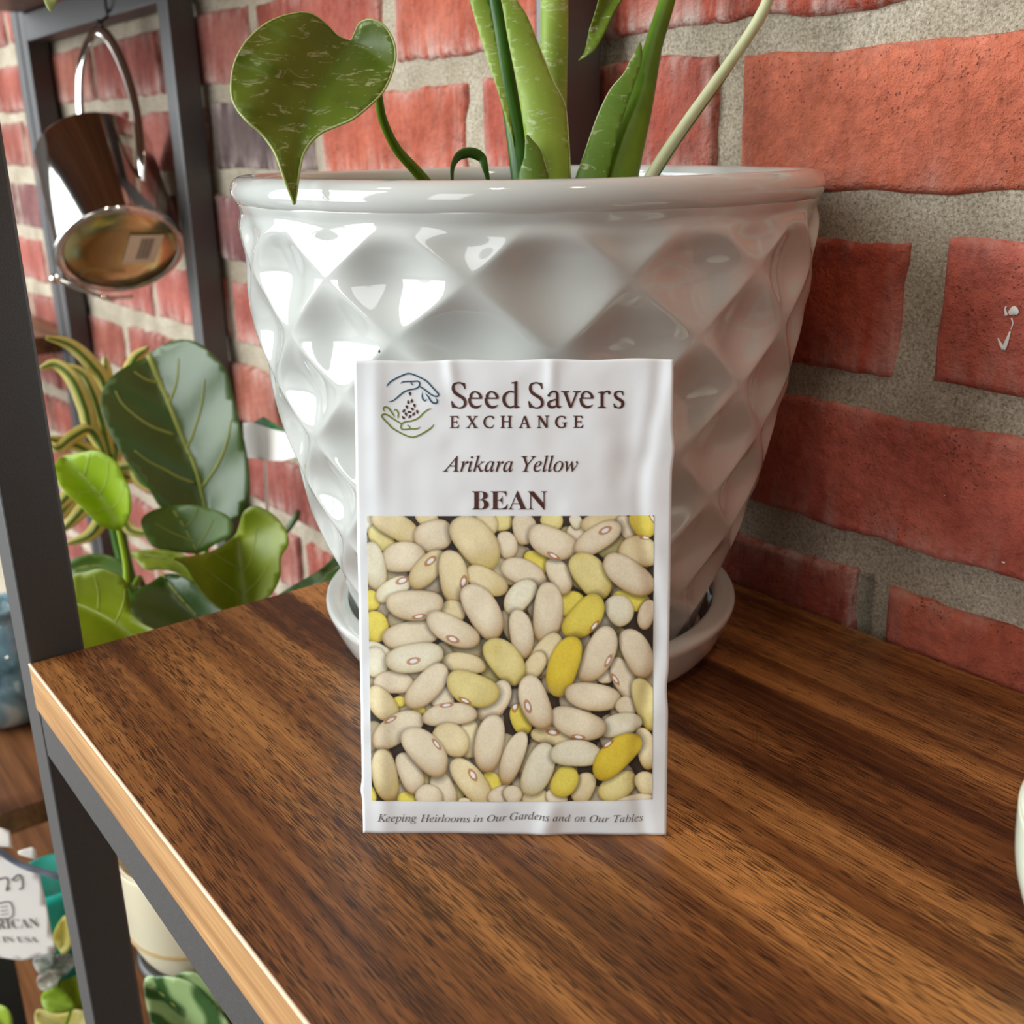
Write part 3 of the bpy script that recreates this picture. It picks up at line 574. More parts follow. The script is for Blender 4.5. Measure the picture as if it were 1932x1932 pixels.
for bi, bl in enumerate(under + beans.replace('\n', '').split(';')):
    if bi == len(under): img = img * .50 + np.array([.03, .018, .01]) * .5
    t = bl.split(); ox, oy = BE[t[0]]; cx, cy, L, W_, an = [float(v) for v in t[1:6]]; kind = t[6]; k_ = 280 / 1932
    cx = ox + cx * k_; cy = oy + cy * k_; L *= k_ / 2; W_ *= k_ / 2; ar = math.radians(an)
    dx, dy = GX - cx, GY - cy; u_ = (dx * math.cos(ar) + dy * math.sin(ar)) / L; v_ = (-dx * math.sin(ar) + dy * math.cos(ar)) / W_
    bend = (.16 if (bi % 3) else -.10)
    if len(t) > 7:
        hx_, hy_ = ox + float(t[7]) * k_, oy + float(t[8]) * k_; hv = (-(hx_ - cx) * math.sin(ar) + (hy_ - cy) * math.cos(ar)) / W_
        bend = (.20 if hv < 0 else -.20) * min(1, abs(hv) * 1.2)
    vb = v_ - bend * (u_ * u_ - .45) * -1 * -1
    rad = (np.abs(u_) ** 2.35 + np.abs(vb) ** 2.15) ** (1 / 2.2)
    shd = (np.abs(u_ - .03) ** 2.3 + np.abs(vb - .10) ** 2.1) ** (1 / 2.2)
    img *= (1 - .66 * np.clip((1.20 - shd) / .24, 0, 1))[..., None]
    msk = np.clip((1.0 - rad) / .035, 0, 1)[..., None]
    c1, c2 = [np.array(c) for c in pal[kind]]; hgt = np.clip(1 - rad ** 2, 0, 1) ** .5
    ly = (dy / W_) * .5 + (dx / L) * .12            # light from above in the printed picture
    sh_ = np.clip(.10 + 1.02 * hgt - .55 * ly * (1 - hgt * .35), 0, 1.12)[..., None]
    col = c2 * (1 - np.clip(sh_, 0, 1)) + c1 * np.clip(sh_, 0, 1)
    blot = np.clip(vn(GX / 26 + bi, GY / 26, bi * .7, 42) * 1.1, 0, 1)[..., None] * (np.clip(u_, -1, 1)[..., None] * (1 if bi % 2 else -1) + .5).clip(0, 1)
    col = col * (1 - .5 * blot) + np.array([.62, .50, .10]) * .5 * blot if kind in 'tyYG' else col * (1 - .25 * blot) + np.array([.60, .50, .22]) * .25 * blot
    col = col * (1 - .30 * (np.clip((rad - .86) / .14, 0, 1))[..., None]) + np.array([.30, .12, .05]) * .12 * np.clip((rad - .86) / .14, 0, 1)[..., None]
    col = col * (1 + .05 * vn(GX / 3.1, GY / 3.1, bi, 43))[..., None]
    img = img * (1 - msk) + col * msk
    if len(t) > 7:
        ha = math.radians(float(t[9])); ex, ey = GX - hx_, GY - hy_; hu = (ex * math.cos(ha) + ey * math.sin(ha)) / 14.5; hw = (-ex * math.sin(ha) + ey * math.cos(ha)) / (7.2 if abs(hv) < .72 else 5)
        hr = np.sqrt(hu ** 2 + hw ** 2); ring = np.clip((1.05 - hr) / .2, 0, 1)[..., None] * msk
        img = img * (1 - .75 * ring) + np.array([.42, .13, .03]) * .75 * ring
        wh = np.clip((.56 - hr) / .12, 0, 1)[..., None] * msk; img = img * (1 - wh) + np.array([.88, .87, .86]) * wh
dots = 1 + .07 * np.sin(GX * 2.1 + GY * .9) * np.sin(GY * 2.1 - GX * .9) + .10 * (GR - .5); img = np.clip(img * dots[..., None] * 1.05, 0, 1)
PV = []
for x, y in zip(GX.ravel(), GY.ravel()): PV.append((x, y))
PVn = np.array(PV); rr_ = np.stack([(PVn[:, 0] - 966) / FPX, (PVn[:, 1] - 966) / FPX, np.ones(len(PVn))], 1) @ M; tt = ((b0 - CAM) @ nn) / (rr_ @ nn); Pp = CAM + tt[:, None] * rr_ - b0
aa = Pp @ uu; av = Pp @ up
bgx = np.linspace(-.002, WD + .004, 130); bgv = np.linspace(0, H0, 130); BT = np.array([[bulge(a, v) for v in bgv] for a in bgx])
def bl2(a, v):
    fi = np.clip((a - bgx[0]) / (bgx[1] - bgx[0]), 0, 128.999); fj = np.clip(v / (bgv[1] - bgv[0]), 0, 128.999); i = fi.astype(int); j = fj.astype(int); fi = fi - i; fj = fj - j
    return BT[i, j] * (1 - fi) * (1 - fj) + BT[i + 1, j] * fi * (1 - fj) + BT[i, j + 1] * (1 - fi) * fj + BT[i + 1, j + 1] * fi * fj
hb = bl2(aa, av) + .00012
PVf = b0 + aa[:, None] * uu + av[:, None] * up + hb[:, None] * nn
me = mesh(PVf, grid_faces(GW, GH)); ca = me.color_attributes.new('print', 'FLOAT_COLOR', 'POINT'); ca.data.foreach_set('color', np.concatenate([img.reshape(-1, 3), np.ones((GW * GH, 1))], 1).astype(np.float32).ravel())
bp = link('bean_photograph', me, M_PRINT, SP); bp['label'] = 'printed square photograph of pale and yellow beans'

# --- printed lettering
def uni(s, bold):
    o = ''
    for c in s:
        if c.isupper(): o += chr((0x1D400 if bold else 0x1D434) + ord(c) - 65)
        elif c.islower(): o += '\u210e' if (not bold and c == 'h') else chr((0x1D41A if bold else 0x1D44E) + ord(c) - 97)
        else: o += c
    return o
def flat_text(s, offset=0.0, spacing=1.0):
    cu = bpy.data.curves.new('t', 'FONT'); cu.body = s; cu.size = 1; cu.offset = offset; cu.space_character = spacing; cu.resolution_u = 5; cu.fill_mode = 'BOTH' if hasattr(cu, 'fill_mode') and cu.dimensions == '3D' else cu.fill_mode
    o = bpy.data.objects.new('t', cu); C.objects.link(o); bpy.context.view_layer.update()
    dg = bpy.context.evaluated_depsgraph_get(); me = bpy.data.meshes.new_from_object(o.evaluated_get(dg)); bpy.data.objects.remove(o); bpy.data.curves.remove(cu)
    V = np.array([v.co[:2] for v in me.vertices]); F = [tuple(p.vertices) for p in me.polygons]; bpy.data.meshes.remove(me); return V, F
def text_px(s, x0, x1, yb, yt, offset=0., spacing=1.0, curve=None):
    V, F = flat_text(s, offset, spacing); mn = V.min(0); mx = V.max(0)
    out = []
    for v in V:
        x = x0 + (x1 - x0) * (v[0] - mn[0]) / (mx[0] - mn[0]); y = yb + (yt - yb) * (v[1] - mn[1]) / (mx[1] - mn[1])
        if curve: y += curve(x)
        out.append((x, y))
    return out, F
def print_mesh(name, pieces, mat, lift=.00014, label=None, parent=None):
    V = []; F = []
    for P, f in pieces:
        o = len(V); F += [tuple(i + o for i in q) for q in f]
        for x, y in P: a, v = packet_uv(x, y); V.append(pk(a, v, lift))
    o = link(name, mesh(V, F), mat, parent or SP, False)
    if label: o['label'] = label
    return o
def ribbon(pts, ws, n=7, smooth=True):
    """a pen stroke of varying width"""
    P = catmull([(x, y, 0) for x, y in pts], n) if smooth and len(pts) > 2 else [np.array((x, y, 0.)) for x, y in pts]
    W_ = np.interp(np.linspace(0, 1, len(P)), np.linspace(0, 1, len(ws)), ws); V = []
    for i, p in enumerate(P):
        t = P[min(i + 1, len(P) - 1)] - P[max(i - 1, 0)]; t /= np.linalg.norm(t) + 1e-9; nrm = np.array((-t[1], t[0], 0)); V += [tuple((p + nrm * W_[i] / 2)[:2]), tuple((p - nrm * W_[i] / 2)[:2])]
    return V, [(2 * i, 2 * i + 1, 2 * i + 3, 2 * i + 2) for i in range(len(P) - 1)]
def polyf(pts):
    t = delaunay_2d_cdt([Vector(p) for p in pts], [], [list(range(len(pts)))], 1, 1e-4); return [(v.x, v.y) for v in t[0]], [tuple(f) for f in t[2]]
def outl(pts, n=4): return polyf([(p[0], p[1]) for p in catmull([(x, y, 0) for x, y in pts], n, True)])
def place(P, ox, oy, k): return [([(ox + x * k, oy + y * k) for x, y in V], F) for V, F in P]
S_ = [ribbon([(450, 262), (420, 175), (345, 110), (255, 105), (165, 150), (145, 250), (185, 350), (290, 430), (400, 500), (452, 580), (450, 670), (395, 735), (300, 757), (205, 725), (145, 660), (105, 585)], [16, 46, 40, 38, 60, 80, 84, 84, 84, 80, 78, 50, 36, 42, 44, 34], 6),
      polyf([(350, 92), (450, 108), (466, 262), (436, 268), (405, 180), (345, 130)]), polyf([(88, 582), (118, 578), (150, 655), (215, 725), (160, 762), (112, 748)])]
def e_glyph(x): return [ribbon([(x + 70, 505), (x + 72, 430), (x + 120, 355), (x + 185, 336), (x + 262, 368), (x + 320, 440), (x + 332, 500)], [76, 72, 48, 38, 56, 74, 80], 6), ribbon([(x + 45, 505), (x + 360, 505)], [36, 36], 1),
      ribbon([(x + 38, 500), (x + 45, 590), (x + 85, 680), (x + 160, 732), (x + 240, 735), (x + 310, 705), (x + 350, 668)], [74, 78, 84, 76, 66, 34, 8], 6)]
d_g = [ribbon([(1725, 350), (1640, 328), (1560, 350), (1480, 430), (1458, 545), (1490, 650), (1560, 720), (1640, 742), (1725, 705)], [40, 38, 46, 78, 84, 80, 62, 46, 40], 6), ribbon([(1768, 75), (1768, 765)], [78, 78], 1), polyf([(1655, 92), (1735, 78), (1808, 52), (1808, 130), (1735, 122), (1655, 120)]), polyf([(1730, 700), (1806, 690), (1830, 715), (1868, 718), (1868, 745), (1732, 768)])]
kS = 140 / 1932
P1 = place(S_ + e_glyph(530) + e_glyph(957) + d_g, 845, 715, kS)
a_g = [outl([(585, 440), (610, 400), (650, 385), (665, 430), (650, 462), (615, 465)]), ribbon([(625, 420), (660, 370), (725, 332), (800, 335), (842, 385), (848, 470), (845, 600), (850, 690), (890, 738), (955, 708)], [40, 44, 46, 50, 66, 72, 76, 76, 56, 14], 6),
      ribbon([(815, 530), (720, 560), (640, 600), (618, 660), (650, 720), (720, 738), (790, 715), (825, 690)], [34, 40, 62, 80, 84, 62, 44, 36], 6)]
v_g = [ribbon([(1040, 330), (1190, 745)], [82, 70], 1), ribbon([(1360, 330), (1200, 745)], [50, 44], 1), polyf([(945, 316), (1155, 316), (1155, 342), (1090, 352), (1010, 352), (945, 342)]), polyf([(1258, 316), (1460, 316), (1460, 342), (1390, 356), (1320, 356), (1258, 342)]), polyf([(1155, 690), (1240, 690), (1196, 775)])]
P2 = place(S_ + a_g + v_g + [([(x, y - 6) for x, y in V], F) for V, F in e_glyph(1420)], 990, 715, kS)
r_g = [ribbon([(975, 410), (975, 955)], [98, 98], 1), polyf([(830, 440), (1025, 402), (1025, 500), (925, 480), (830, 462)]), polyf([(828, 965), (830, 938), (930, 905), (1020, 905), (1108, 938), (1108, 965)]), ribbon([(1010, 520), (1060, 440), (1130, 415), (1200, 420), (1222, 470)], [26, 50, 56, 70, 66], 6), outl([(1175, 440), (1215, 410), (1265, 425), (1250, 490), (1215, 525), (1185, 500)])]
s_g = [ribbon([(1680, 545), (1650, 450), (1590, 412), (1510, 415), (1430, 455), (1412, 540), (1460, 625), (1560, 685), (1650, 755), (1665, 840), (1620, 925), (1530, 958), (1440, 925), (1370, 820)], [16, 44, 44, 46, 78, 100, 104, 104, 108, 106, 80, 44, 44, 26], 6), polyf([(1590, 395), (1680, 405), (1695, 545), (1668, 550), (1630, 470), (1585, 435)]), polyf([(1352, 812), (1382, 808), (1440, 900), (1480, 935), (1440, 965), (1372, 950)])]
P3 = place(r_g + s_g, 1080, 715, 110 / 1932)
def capE(x): return [ribbon([(x + 70, 75), (x + 70, 408)], [56, 56], 1), polyf([(x + 2, 72), (x + 235, 72), (x + 248, 150), (x + 228, 150), (x + 190, 102), (x + 2, 92)]), polyf([(x + 90, 232), (x + 190, 232), (x + 190, 195), (x + 210, 190), (x + 212, 295), (x + 195, 295), (x + 180, 256), (x + 90, 256)]), polyf([(x, 412), (x, 394), (x + 60, 386), (x + 200, 386), (x + 250, 322), (x + 268, 328), (x + 240, 412)])]
E1 = capE(62)
Xg = [ribbon([(590, 78), (790, 405)], [62, 62], 1), ribbon([(795, 78), (570, 405)], [30, 30], 1), polyf([(525, 72), (660, 72), (660, 92), (525, 92)]), polyf([(728, 72), (848, 72), (848, 92), (728, 92)]), polyf([(508, 412), (508, 394), (570, 384), (632, 394), (632, 412)]), polyf([(715, 412), (715, 394), (800, 380), (856, 400), (856, 412)])]
Cg = [ribbon([(1290, 150), (1240, 95), (1160, 82), (1080, 120), (1035, 200), (1035, 290), (1085, 370), (1170, 402), (1250, 385), (1292, 320)], [22, 40, 30, 44, 60, 62, 48, 34, 30, 18], 6), polyf([(1230, 70), (1290, 82), (1294, 162), (1275, 165), (1225, 100)])]
def serif(x, y, w_, t=1): return polyf([(x - w_, y), (x + w_, y), (x + w_, y - 16 * t), (x + w_ * .45, y - 28 * t), (x - w_ * .45, y - 28 * t), (x - w_, y - 16 * t)])
Hg = [ribbon([(1543, 80), (1543, 405)], [58, 58], 1), ribbon([(1738, 80), (1738, 405)], [58, 58], 1), ribbon([(1550, 234), (1735, 234)], [24, 24], 1), serif(1543, 412, 66), serif(1738, 412, 68), serif(1543, 66, 66, -1), serif(1738, 66, 68, -1)]
P4 = place(E1 + Xg + Cg + Hg, 845, 780, 130 / 1932)
Ag = [ribbon([(272, 70), (165, 375)], [30, 30], 1), ribbon([(278, 70), (380, 375)], [58, 60], 1), ribbon([(205, 258), (345, 258)], [26, 26], 1), serif(170, 382, 54), serif(370, 382, 60)]
Ng = [ribbon([(650, 70), (650, 378)], [32, 32], 1), ribbon([(852, 62), (852, 372)], [36, 36], 1), ribbon([(655, 75), (850, 365)], [66, 66], 1), serif(648, 382, 58), serif(858, 56, 58, -1), polyf([(592, 62), (700, 62), (680, 90), (592, 82)])]
Gg = [ribbon([(1330, 145), (1290, 90), (1210, 76), (1140, 110), (1098, 190), (1100, 270), (1150, 345), (1230, 370), (1310, 350)], [20, 36, 28, 46, 62, 62, 46, 30, 28], 6), ribbon([(1316, 235), (1316, 360)], [52, 52], 1), polyf([(1245, 232), (1375, 232), (1375, 248), (1330, 262), (1290, 262), (1245, 248)]), polyf([(1285, 68), (1335, 76), (1336, 152), (1318, 152), (1280, 90)])]
E2 = [([(x, 60 + (y - 72) * .93) for x, y in V], F) for V, F in capE(1535)]
P5 = place(Ag + Ng + Gg + E2, 970, 780, 140 / 1932)
P6 = [text_px(uni('BEAN', True), 891, 1032, 961, 925.5, -.004)]
P7 = [text_px(uni('Arikara', False), 836, 968, 890, 859, .0035), text_px(uni('Yellow', False), 983, 1090, 890, 859, .0035)]
print_mesh('printed_lettering', P1 + P2 + P3 + P4 + P5 + P6 + P7, M_INK, label='dark brown printed name and variety')
cv = lambda x: -7 * math.exp(-((x - 1000) / 55) ** 2) + 1.2 * math.sin((x - 712) / 500 * 3.1)
bot = []
for wd_, x0, x1, yb, yt in (('Keeping', 712.5, 786, 1553, 1534), ('Heirlooms', 793, 887, 1549, 1534), ('in', 894, 911, 1548, 1534.5), ('Our', 919, 956, 1548, 1534), ('Gardens', 962, 1036, 1549, 1533.5), ('and', 1043, 1076, 1548, 1534), ('on', 1084, 1104, 1548, 1538), ('Our', 1112, 1149, 1549, 1535), ('Tables', 1157, 1213, 1549, 1534.5)):
    bot.append(text_px(uni(wd_, False), x0, x1, yb, yt, -.001, 1.0, cv))
print_mesh('printed_motto', bot, M_INKGREY, label='small grey-brown italic motto')
kL = 160 / 1932
def LG(L): return place(L, 700, 690, kL)
blue = [ribbon([(362, 485), (390, 430), (470, 350), (640, 255), (800, 188), (870, 180), (960, 200), (1100, 260), (1270, 355), (1400, 490), (1500, 600), (1545, 655), (1520, 695), (1450, 695), (1360, 650), (1230, 550), (1110, 470)], [8, 30] + [34] * 14 + [28], 6),
    ribbon([(670, 415), (720, 375), (800, 362), (950, 360), (1060, 352), (1110, 390), (1105, 450), (1060, 505), (990, 530), (880, 550), (750, 600), (640, 690), (530, 780), (450, 818), (390, 820)], [6, 28] + [32] * 10 + [28, 22, 4], 6),
    ribbon([(910, 372), (930, 415), (968, 448)], [26, 28, 12]), ribbon([(1178, 580), (1170, 700), (1195, 770), (1240, 798), (1272, 755)], [6, 30, 36, 32, 8], 6), ribbon([(1240, 625), (1310, 710), (1375, 810), (1440, 855), (1505, 845), (1515, 790), (1478, 742)], [4, 36, 38, 36, 36, 32, 8], 6)]
green = [ribbon([(1400, 985), (1330, 990), (1220, 1060), (1120, 1160), (1020, 1225), (900, 1262), (780, 1280), (715, 1320), (685, 1390), (720, 1450), (800, 1450), (900, 1440), (1020, 1440), (1090, 1420), (1130, 1385)], [4, 24] + [32] * 11 + [26, 6], 6),
    ribbon([(1435, 1325), (1410, 1380), (1330, 1450), (1150, 1560), (1000, 1620), (900, 1620), (760, 1570), (520, 1440), (380, 1300), (270, 1180), (265, 1120), (330, 1105), (410, 1140), (540, 1230), (700, 1325)], [8, 26] + [34] * 12 + [28], 6),
    ribbon([(835, 1352), (880, 1385), (890, 1432)], [20, 28, 26]), ribbon([(325, 1055), (290, 985), (320, 942), (390, 955), (440, 1010), (500, 1100), (552, 1178)], [6, 32, 36, 36, 36, 34, 4], 6), ribbon([(525, 1045), (545, 1000), (590, 1015), (625, 1080), (622, 1150), (612, 1215)], [6, 30, 34, 34, 32, 4], 6)]
def seed(x, y, a, s=1):
    P = [(0, -50), (16, -25), (27, 5), (24, 32), (0, 46), (-24, 32), (-27, 5), (-16, -25)]; ar = math.radians(a); return outl([(x + s * (p * math.cos(ar) - q_ * math.sin(ar)), y + s * (p * math.sin(ar) + q_ * math.cos(ar))) for p, q_ in P], 3)
seeds = [seed(890, 640, 170), seed(852, 828, -12), seed(934, 800, 8), seed(820, 942, 155), seed(994, 910, 168), seed(940, 982, -52), seed(755, 1025, 35), seed(882, 1056, 92), seed(803, 1108, 158), seed(1060, 1052, 166), seed(980, 1098, 28), seed(742, 1180, -42), seed(888, 1160, 215)]
lg = thing('x', (0, 0, 0), 'x', 'x'); bpy.data.objects.remove(lg)
b_ = print_mesh('printed_logo', LG(blue), M_INKB, label='blue hand of the logo'); g_ = print_mesh('printed_logo', LG(green), M_INKG, label='green hand of the logo'); s_o = print_mesh('printed_logo', LG(seeds), M_INK, label='brown seeds between the logo hands')

# ------------------------------------------------------------------ pale bowl at the right edge
bc = px(1916 + 300, 1610, .255); bc[2] = 0; RB = .0405
bp_ = [(.001, .0008), (.022, .0008), (.024, .003), (.033, .012), (.039, .026), (.0405, .040), (.0400, .0418), (.0388, .0412), (.0370, .028), (.031, .015), (.020, .006), (.001, .0055)]
bpp = catmull([(r, z, 0) for r, z in bp_], 4)
rh = np.array([RIGHT[0], RIGHT[1], 0]); rh /= np.linalg.norm(rh); cb = on(1917, 1612, 2, .0405) + rh * (RB + .0043)
bw = link('small_bowl', mesh(*lathe([(p[0], p[1]) for p in bpp], cb[0], cb[1], 96)), M_BOWL); tag(bw, 'pale green glazed bowl cut off by the right edge of the picture', 'bowl')

# ------------------------------------------------------------------ hanging steel pitcher
dK = .80
Bc = px(230, 478, dK); a2 = np.array([-48., -175.]); a2 /= np.linalg.norm(a2)
vK = (Bc - CAM) / np.linalg.norm(Bc - CAM); rK = np.cross(vK, UP); rK /= np.linalg.norm(rK); uK = np.cross(rK, vK)
ax = .64 * vK + .77 * (rK * a2[0] - uK * a2[1]); ax /= np.linalg.norm(ax)
RK = 112 * dK / FPX; HK = 190 * dK / FPX / .77
KT = thing('steel_pitcher', tuple(Bc), 'shiny stainless steel pitcher hanging by its handle, base and price sticker facing us', 'pitcher')
prof = [(RK * .955, HK), (RK * .985, HK * 1.004), (RK, HK * .985), (RK, HK * .5), (RK, .004), (RK * .985, .0012), (RK * .955, 0), (RK * .94, .0012), (RK * .93, .0015)]
inn = [(RK * .955, HK), (RK * .955, HK * .5), (RK * .955, .004), (.0005, .004)]
link('body', mesh(*lathe_axis(prof, Bc, ax, 96)), M_CHROME, KT)
link('lining', mesh(*lathe_axis(inn, Bc, ax, 96)), M_CHROME, KT)
link('base', mesh(*lathe_axis([(.0005, .0004), (RK * .5, .0008), (RK * .93, .0016), (RK * .94, .0026)], Bc, ax, 96)), M_BASEM, KT)
link('base_ring', mesh(*lathe_axis([(RK * 1.0 + .0026 * math.cos(t), .003 + .0026 * math.sin(t)) for t in np.linspace(0, 2 * math.pi, 17)], Bc, ax, 96)), M_CHROME, KT)
hd = [(155, 240, dK + .052), (150, 190, dK + .045), (152, 130, dK + .035), (165, 84, dK + .028), (186, 58, dK + .024), (212, 82, dK + .018), (240, 145, dK + .008), (258, 215, dK - .002), (266, 290, dK - .010), (266, 345, dK - .008), (268, 392, dK + .004)]
link('handle', mesh(*tube([px(*p) for p in hd], [.0042] * 3, 14, .42, FWD + .4 * RIGHT)), M_CHROME, KT)
sp_ = [px(118, 532, dK + .01), px(160, 548, dK + .015), px(205, 562, dK + .02), px(250, 560, dK + .03)]
link('rim_wire', mesh(*tube([px(104, 526, dK + .006)] + sp_, [.0018, .0016, .0016], 10)), M_CHROME, KT)
bm_ = bmesh.new(); bmesh.ops.create_uvsphere(bm_, u_segments=16, v_segments=10, radius=.0040, matrix=Matrix.Translation(Vector(px(104, 526, dK + .006)))); me = bpy.data.meshes.new('k'); bm_.to_mesh(me); bm_.free(); link('knob', me, M_CHROME, KT)
def on_base(x, y, lift):
    r = M.T @ np.array([(x - 966) / FPX, (y - 966) / FPX, 1.0]); o_ = Bc - ax * lift; return CAM + ((o_ - CAM) @ ax) / (r @ ax) * r
st = [(246, 444), (310, 443), (292, 495), (231, 497)]
V = [on_base(x, y, .0008) for x, y in st] + [on_base(x, y, .0003) for x, y in st]
sk = link('price_sticker', mesh(V, [(0, 1, 2, 3), (7, 6, 5, 4), (0, 4, 5, 1), (1, 5, 6, 2), (2, 6, 7, 3), (3, 7, 4, 0)]), M_STICK, KT, False); sk['label'] = 'tan price sticker with barcode'
V = []; F = []
for i in range(9):
    t = .38 + i * .045; wv_ = .018 if i % 3 else .03
    for tt_, s1 in ((t, .12), (t + wv_, .12), (t + wv_, .86), (t, .86)):
        xa = st[0][0] * (1 - tt_) + st[1][0] * tt_; ya = st[0][1] * (1 - tt_) + st[1][1] * tt_; xb = st[3][0] * (1 - tt_) + st[2][0] * tt_; yb = st[3][1] * (1 - tt_) + st[2][1] * tt_
        V.append(on_base(xa * (1 - s1) + xb * s1, ya * (1 - s1) + yb * s1, .0010))
    F.append((4 * i, 4 * i + 1, 4 * i + 2, 4 * i + 3))
bc_ = link('barcode', mesh(V, F), M_INKGREY, sk, False); bc_.location = (0, 0, 0)
top = px(190, 52, dK + .024)
rail_y = .2378
hk = [np.array([top[0] + .002, rail_y - .012, .262]), np.array([top[0] + .004, rail_y - .006, .290])]
rt = on(200, 8, 1, rail_y - .004)
HKo = link('s_hook', mesh(*tube([top + np.array([-.004, 0, .006]), top + np.array([-.001, 0, -.0025]), top + np.array([.004, 0, .004]), px(203, 30, dK + .03), np.array([rt[0], .2335, .285]), np.array([rt[0], .2330, .3045]), np.array([rt[0] + .001, .2400, .3050])], [.0012] * 2, 10)), M_BLACK)
tag(HKo, 'black metal hook holding the steel pitcher under the shelf rail', 'hook')

# ------------------------------------------------------------------ fiddle leaf fig in a cream pot on a black stand
k2 = .3623
def o2(L): return o3(L, 0, 560, k2)
dPot = .66
pc = px(372, 1668, dPot); FG = thing('fiddle_leaf_fig', (pc[0], pc[1], pc[2]), 'fiddle leaf fig with big glossy dark leaf and small lime leaf behind the board', 'plant')
def figleaf(outline, midr, d0, tilt, fold, mat, vmat, veins=(), thick=.0006, label=None, mr=.0012, curl=0.):
    cx_ = sum(p[0] for p in outline) / len(outline); cy_ = sum(p[1] for p in outline) / len(outline)
    f = lambda x, y: d0 + tilt[0] * (x - cx_) + tilt[1] * (y - cy_) - fold * seg_dist(x, y, midr)[0] + curl * seg_dist(x, y, midr)[0] ** 2 + .0010 * math.sin(seg_dist(x, y, midr)[0] * .045 + y * .055)
    o = sheet('leaf', outline, f, mat, FG, thick, 12)
    if label: o['label'] = label
    m_ = ridge(midr, f, mr, vmat, 'midrib', o, .0008); m_.location = (0, 0, 0)
    for v in veins: q_ = ridge(v, f, mr * .5, vmat, 'vein', o, .0006); q_.location = (0, 0, 0)
    return o
big = o2([(775, 292), (870, 240), (960, 222), (1040, 245), (1110, 300), (1170, 370), (1200, 440), (1220, 540), (1245, 640), (1270, 740), (1290, 850), (1300, 960), (1295, 1040), (1270, 1110), (1215, 1180), (1120, 1200), (1050, 1180), (900, 1140), (830, 1090), (780, 1010), (720, 930), (660, 860), (600, 760), (560, 680), (530, 600), (525, 520), (545, 460), (600, 400), (680, 350), (745, 322)])
figleaf(big, o2([(775, 300), (830, 440), (890, 580), (960, 760), (1020, 900), (1060, 1070), (1080, 1180)]), .66, (.0, -.00003), .00017, M_FIG, M_VEIN,
        [o2(v) for v in ([(910, 720), (800, 680), (720, 630), (640, 560), (600, 490)], [(1010, 970), (930, 940), (860, 900), (780, 860), (700, 800)], [(830, 450), (760, 430), (700, 390)], [(975, 790), (1010, 700), (1050, 560), (1065, 430)], [(1055, 990), (1130, 880), (1180, 760), (1205, 640)], [(880, 560), (920, 440), (930, 320)])], label='big dark glossy leaf', mr=.0022)
figleaf(o2([(300, 850), (340, 825), (400, 815), (490, 800), (550, 820), (610, 870), (650, 950), (675, 1010), (682, 1100), (662, 1165), (630, 1212), (600, 1215), (520, 1190), (460, 1130), (400, 1070), (340, 1020), (300, 960), (280, 905)]), o2([(335, 850), (450, 950), (520, 1040), (590, 1150), (618, 1215)]), .60, (0, -.00004), .0003, M_FIGL, M_VEINL,
        [o2(v) for v in ([(520, 1030), (558, 950), (565, 850)], [(580, 1110), (620, 1060), (652, 985)], [(440, 935), (455, 870), (470, 815)], [(500, 1015), (430, 1020), (380, 1020)], [(570, 1100), (500, 1120), (470, 1120)])], label='small bright lime young leaf', mr=.0009)
figleaf(o2([(735, 1160), (800, 1110), (900, 1090), (1000, 1082), (1080, 1100), (1170, 1130), (1212, 1180), (1205, 1240), (1120, 1290), (1030, 1335), (900, 1325), (800, 1300), (755, 1240)]), o2([(900, 1110), (960, 1200), (1025, 1325)]), .615, (0, -.0001), .0002, M_FIGM, M_VEIN,
        [o2(v) for v in ([(965, 1200), (1010, 1150), (1030, 1095)], [(1000, 1270), (900, 1230), (810, 1180)], [(1030, 1300), (1080, 1220), (1110, 1160)])], mr=.0009)
figleaf(o2([(1245, 1190), (1268, 1122), (1320, 1090), (1380, 1108), (1440, 1150), (1490, 1220), (1500, 1290), (1462, 1360), (1460, 1450), (1420, 1540), (1340, 1620), (1265, 1680), (1170, 1640), (1080, 1570), (1010, 1480), (960, 1400), (900, 1362), (985, 1352), (1080, 1332), (1160, 1292), (1225, 1240)]), o2([(1238, 1260), (1250, 1380), (1262, 1500), (1266, 1660)]), .575, (.00004, -.00004), .00028, M_FIGO, M_VEIN,
        [o2(v) for v in ([(1258, 1450), (1300, 1380), (1325, 1290), (1335, 1200)], [(1264, 1560), (1340, 1480), (1400, 1400)], [(1255, 1420), (1180, 1380), (1120, 1340)], [(1262, 1560), (1150, 1480), (1050, 1400)])], label='olive leaf with rusty brown patches', mr=.0010)
figleaf(o2([(680, 1330), (760, 1318), (850, 1318), (930, 1335), (1000, 1370), (1050, 1450), (1090, 1560), (1000, 1480), (900, 1430), (830, 1420), (760, 1420), (715, 1380)]), o2([(700, 1340), (900, 1370), (1060, 1500)]), .60, (0, .00002), .0002, M_FIGO, M_VEIN, mr=.0007)
figleaf(o2([(372, 1470), (450, 1432), (540, 1418), (640, 1465), (668, 1550), (682, 1640), (740, 1700), (830, 1760), (740, 1860), (560, 1900), (430, 1900), (360, 1700)]), o2([(380, 1590), (500, 1640), (600, 1700), (720, 1800)]), .56, (0, -.00006), .0003, M_FIGL if False else M_FIGO, M_VEINL,
        [o2(v) for v in ([(510, 1640), (512, 1540), (490, 1450)], [(600, 1700), (640, 1600), (650, 1520)])], mr=.0008)
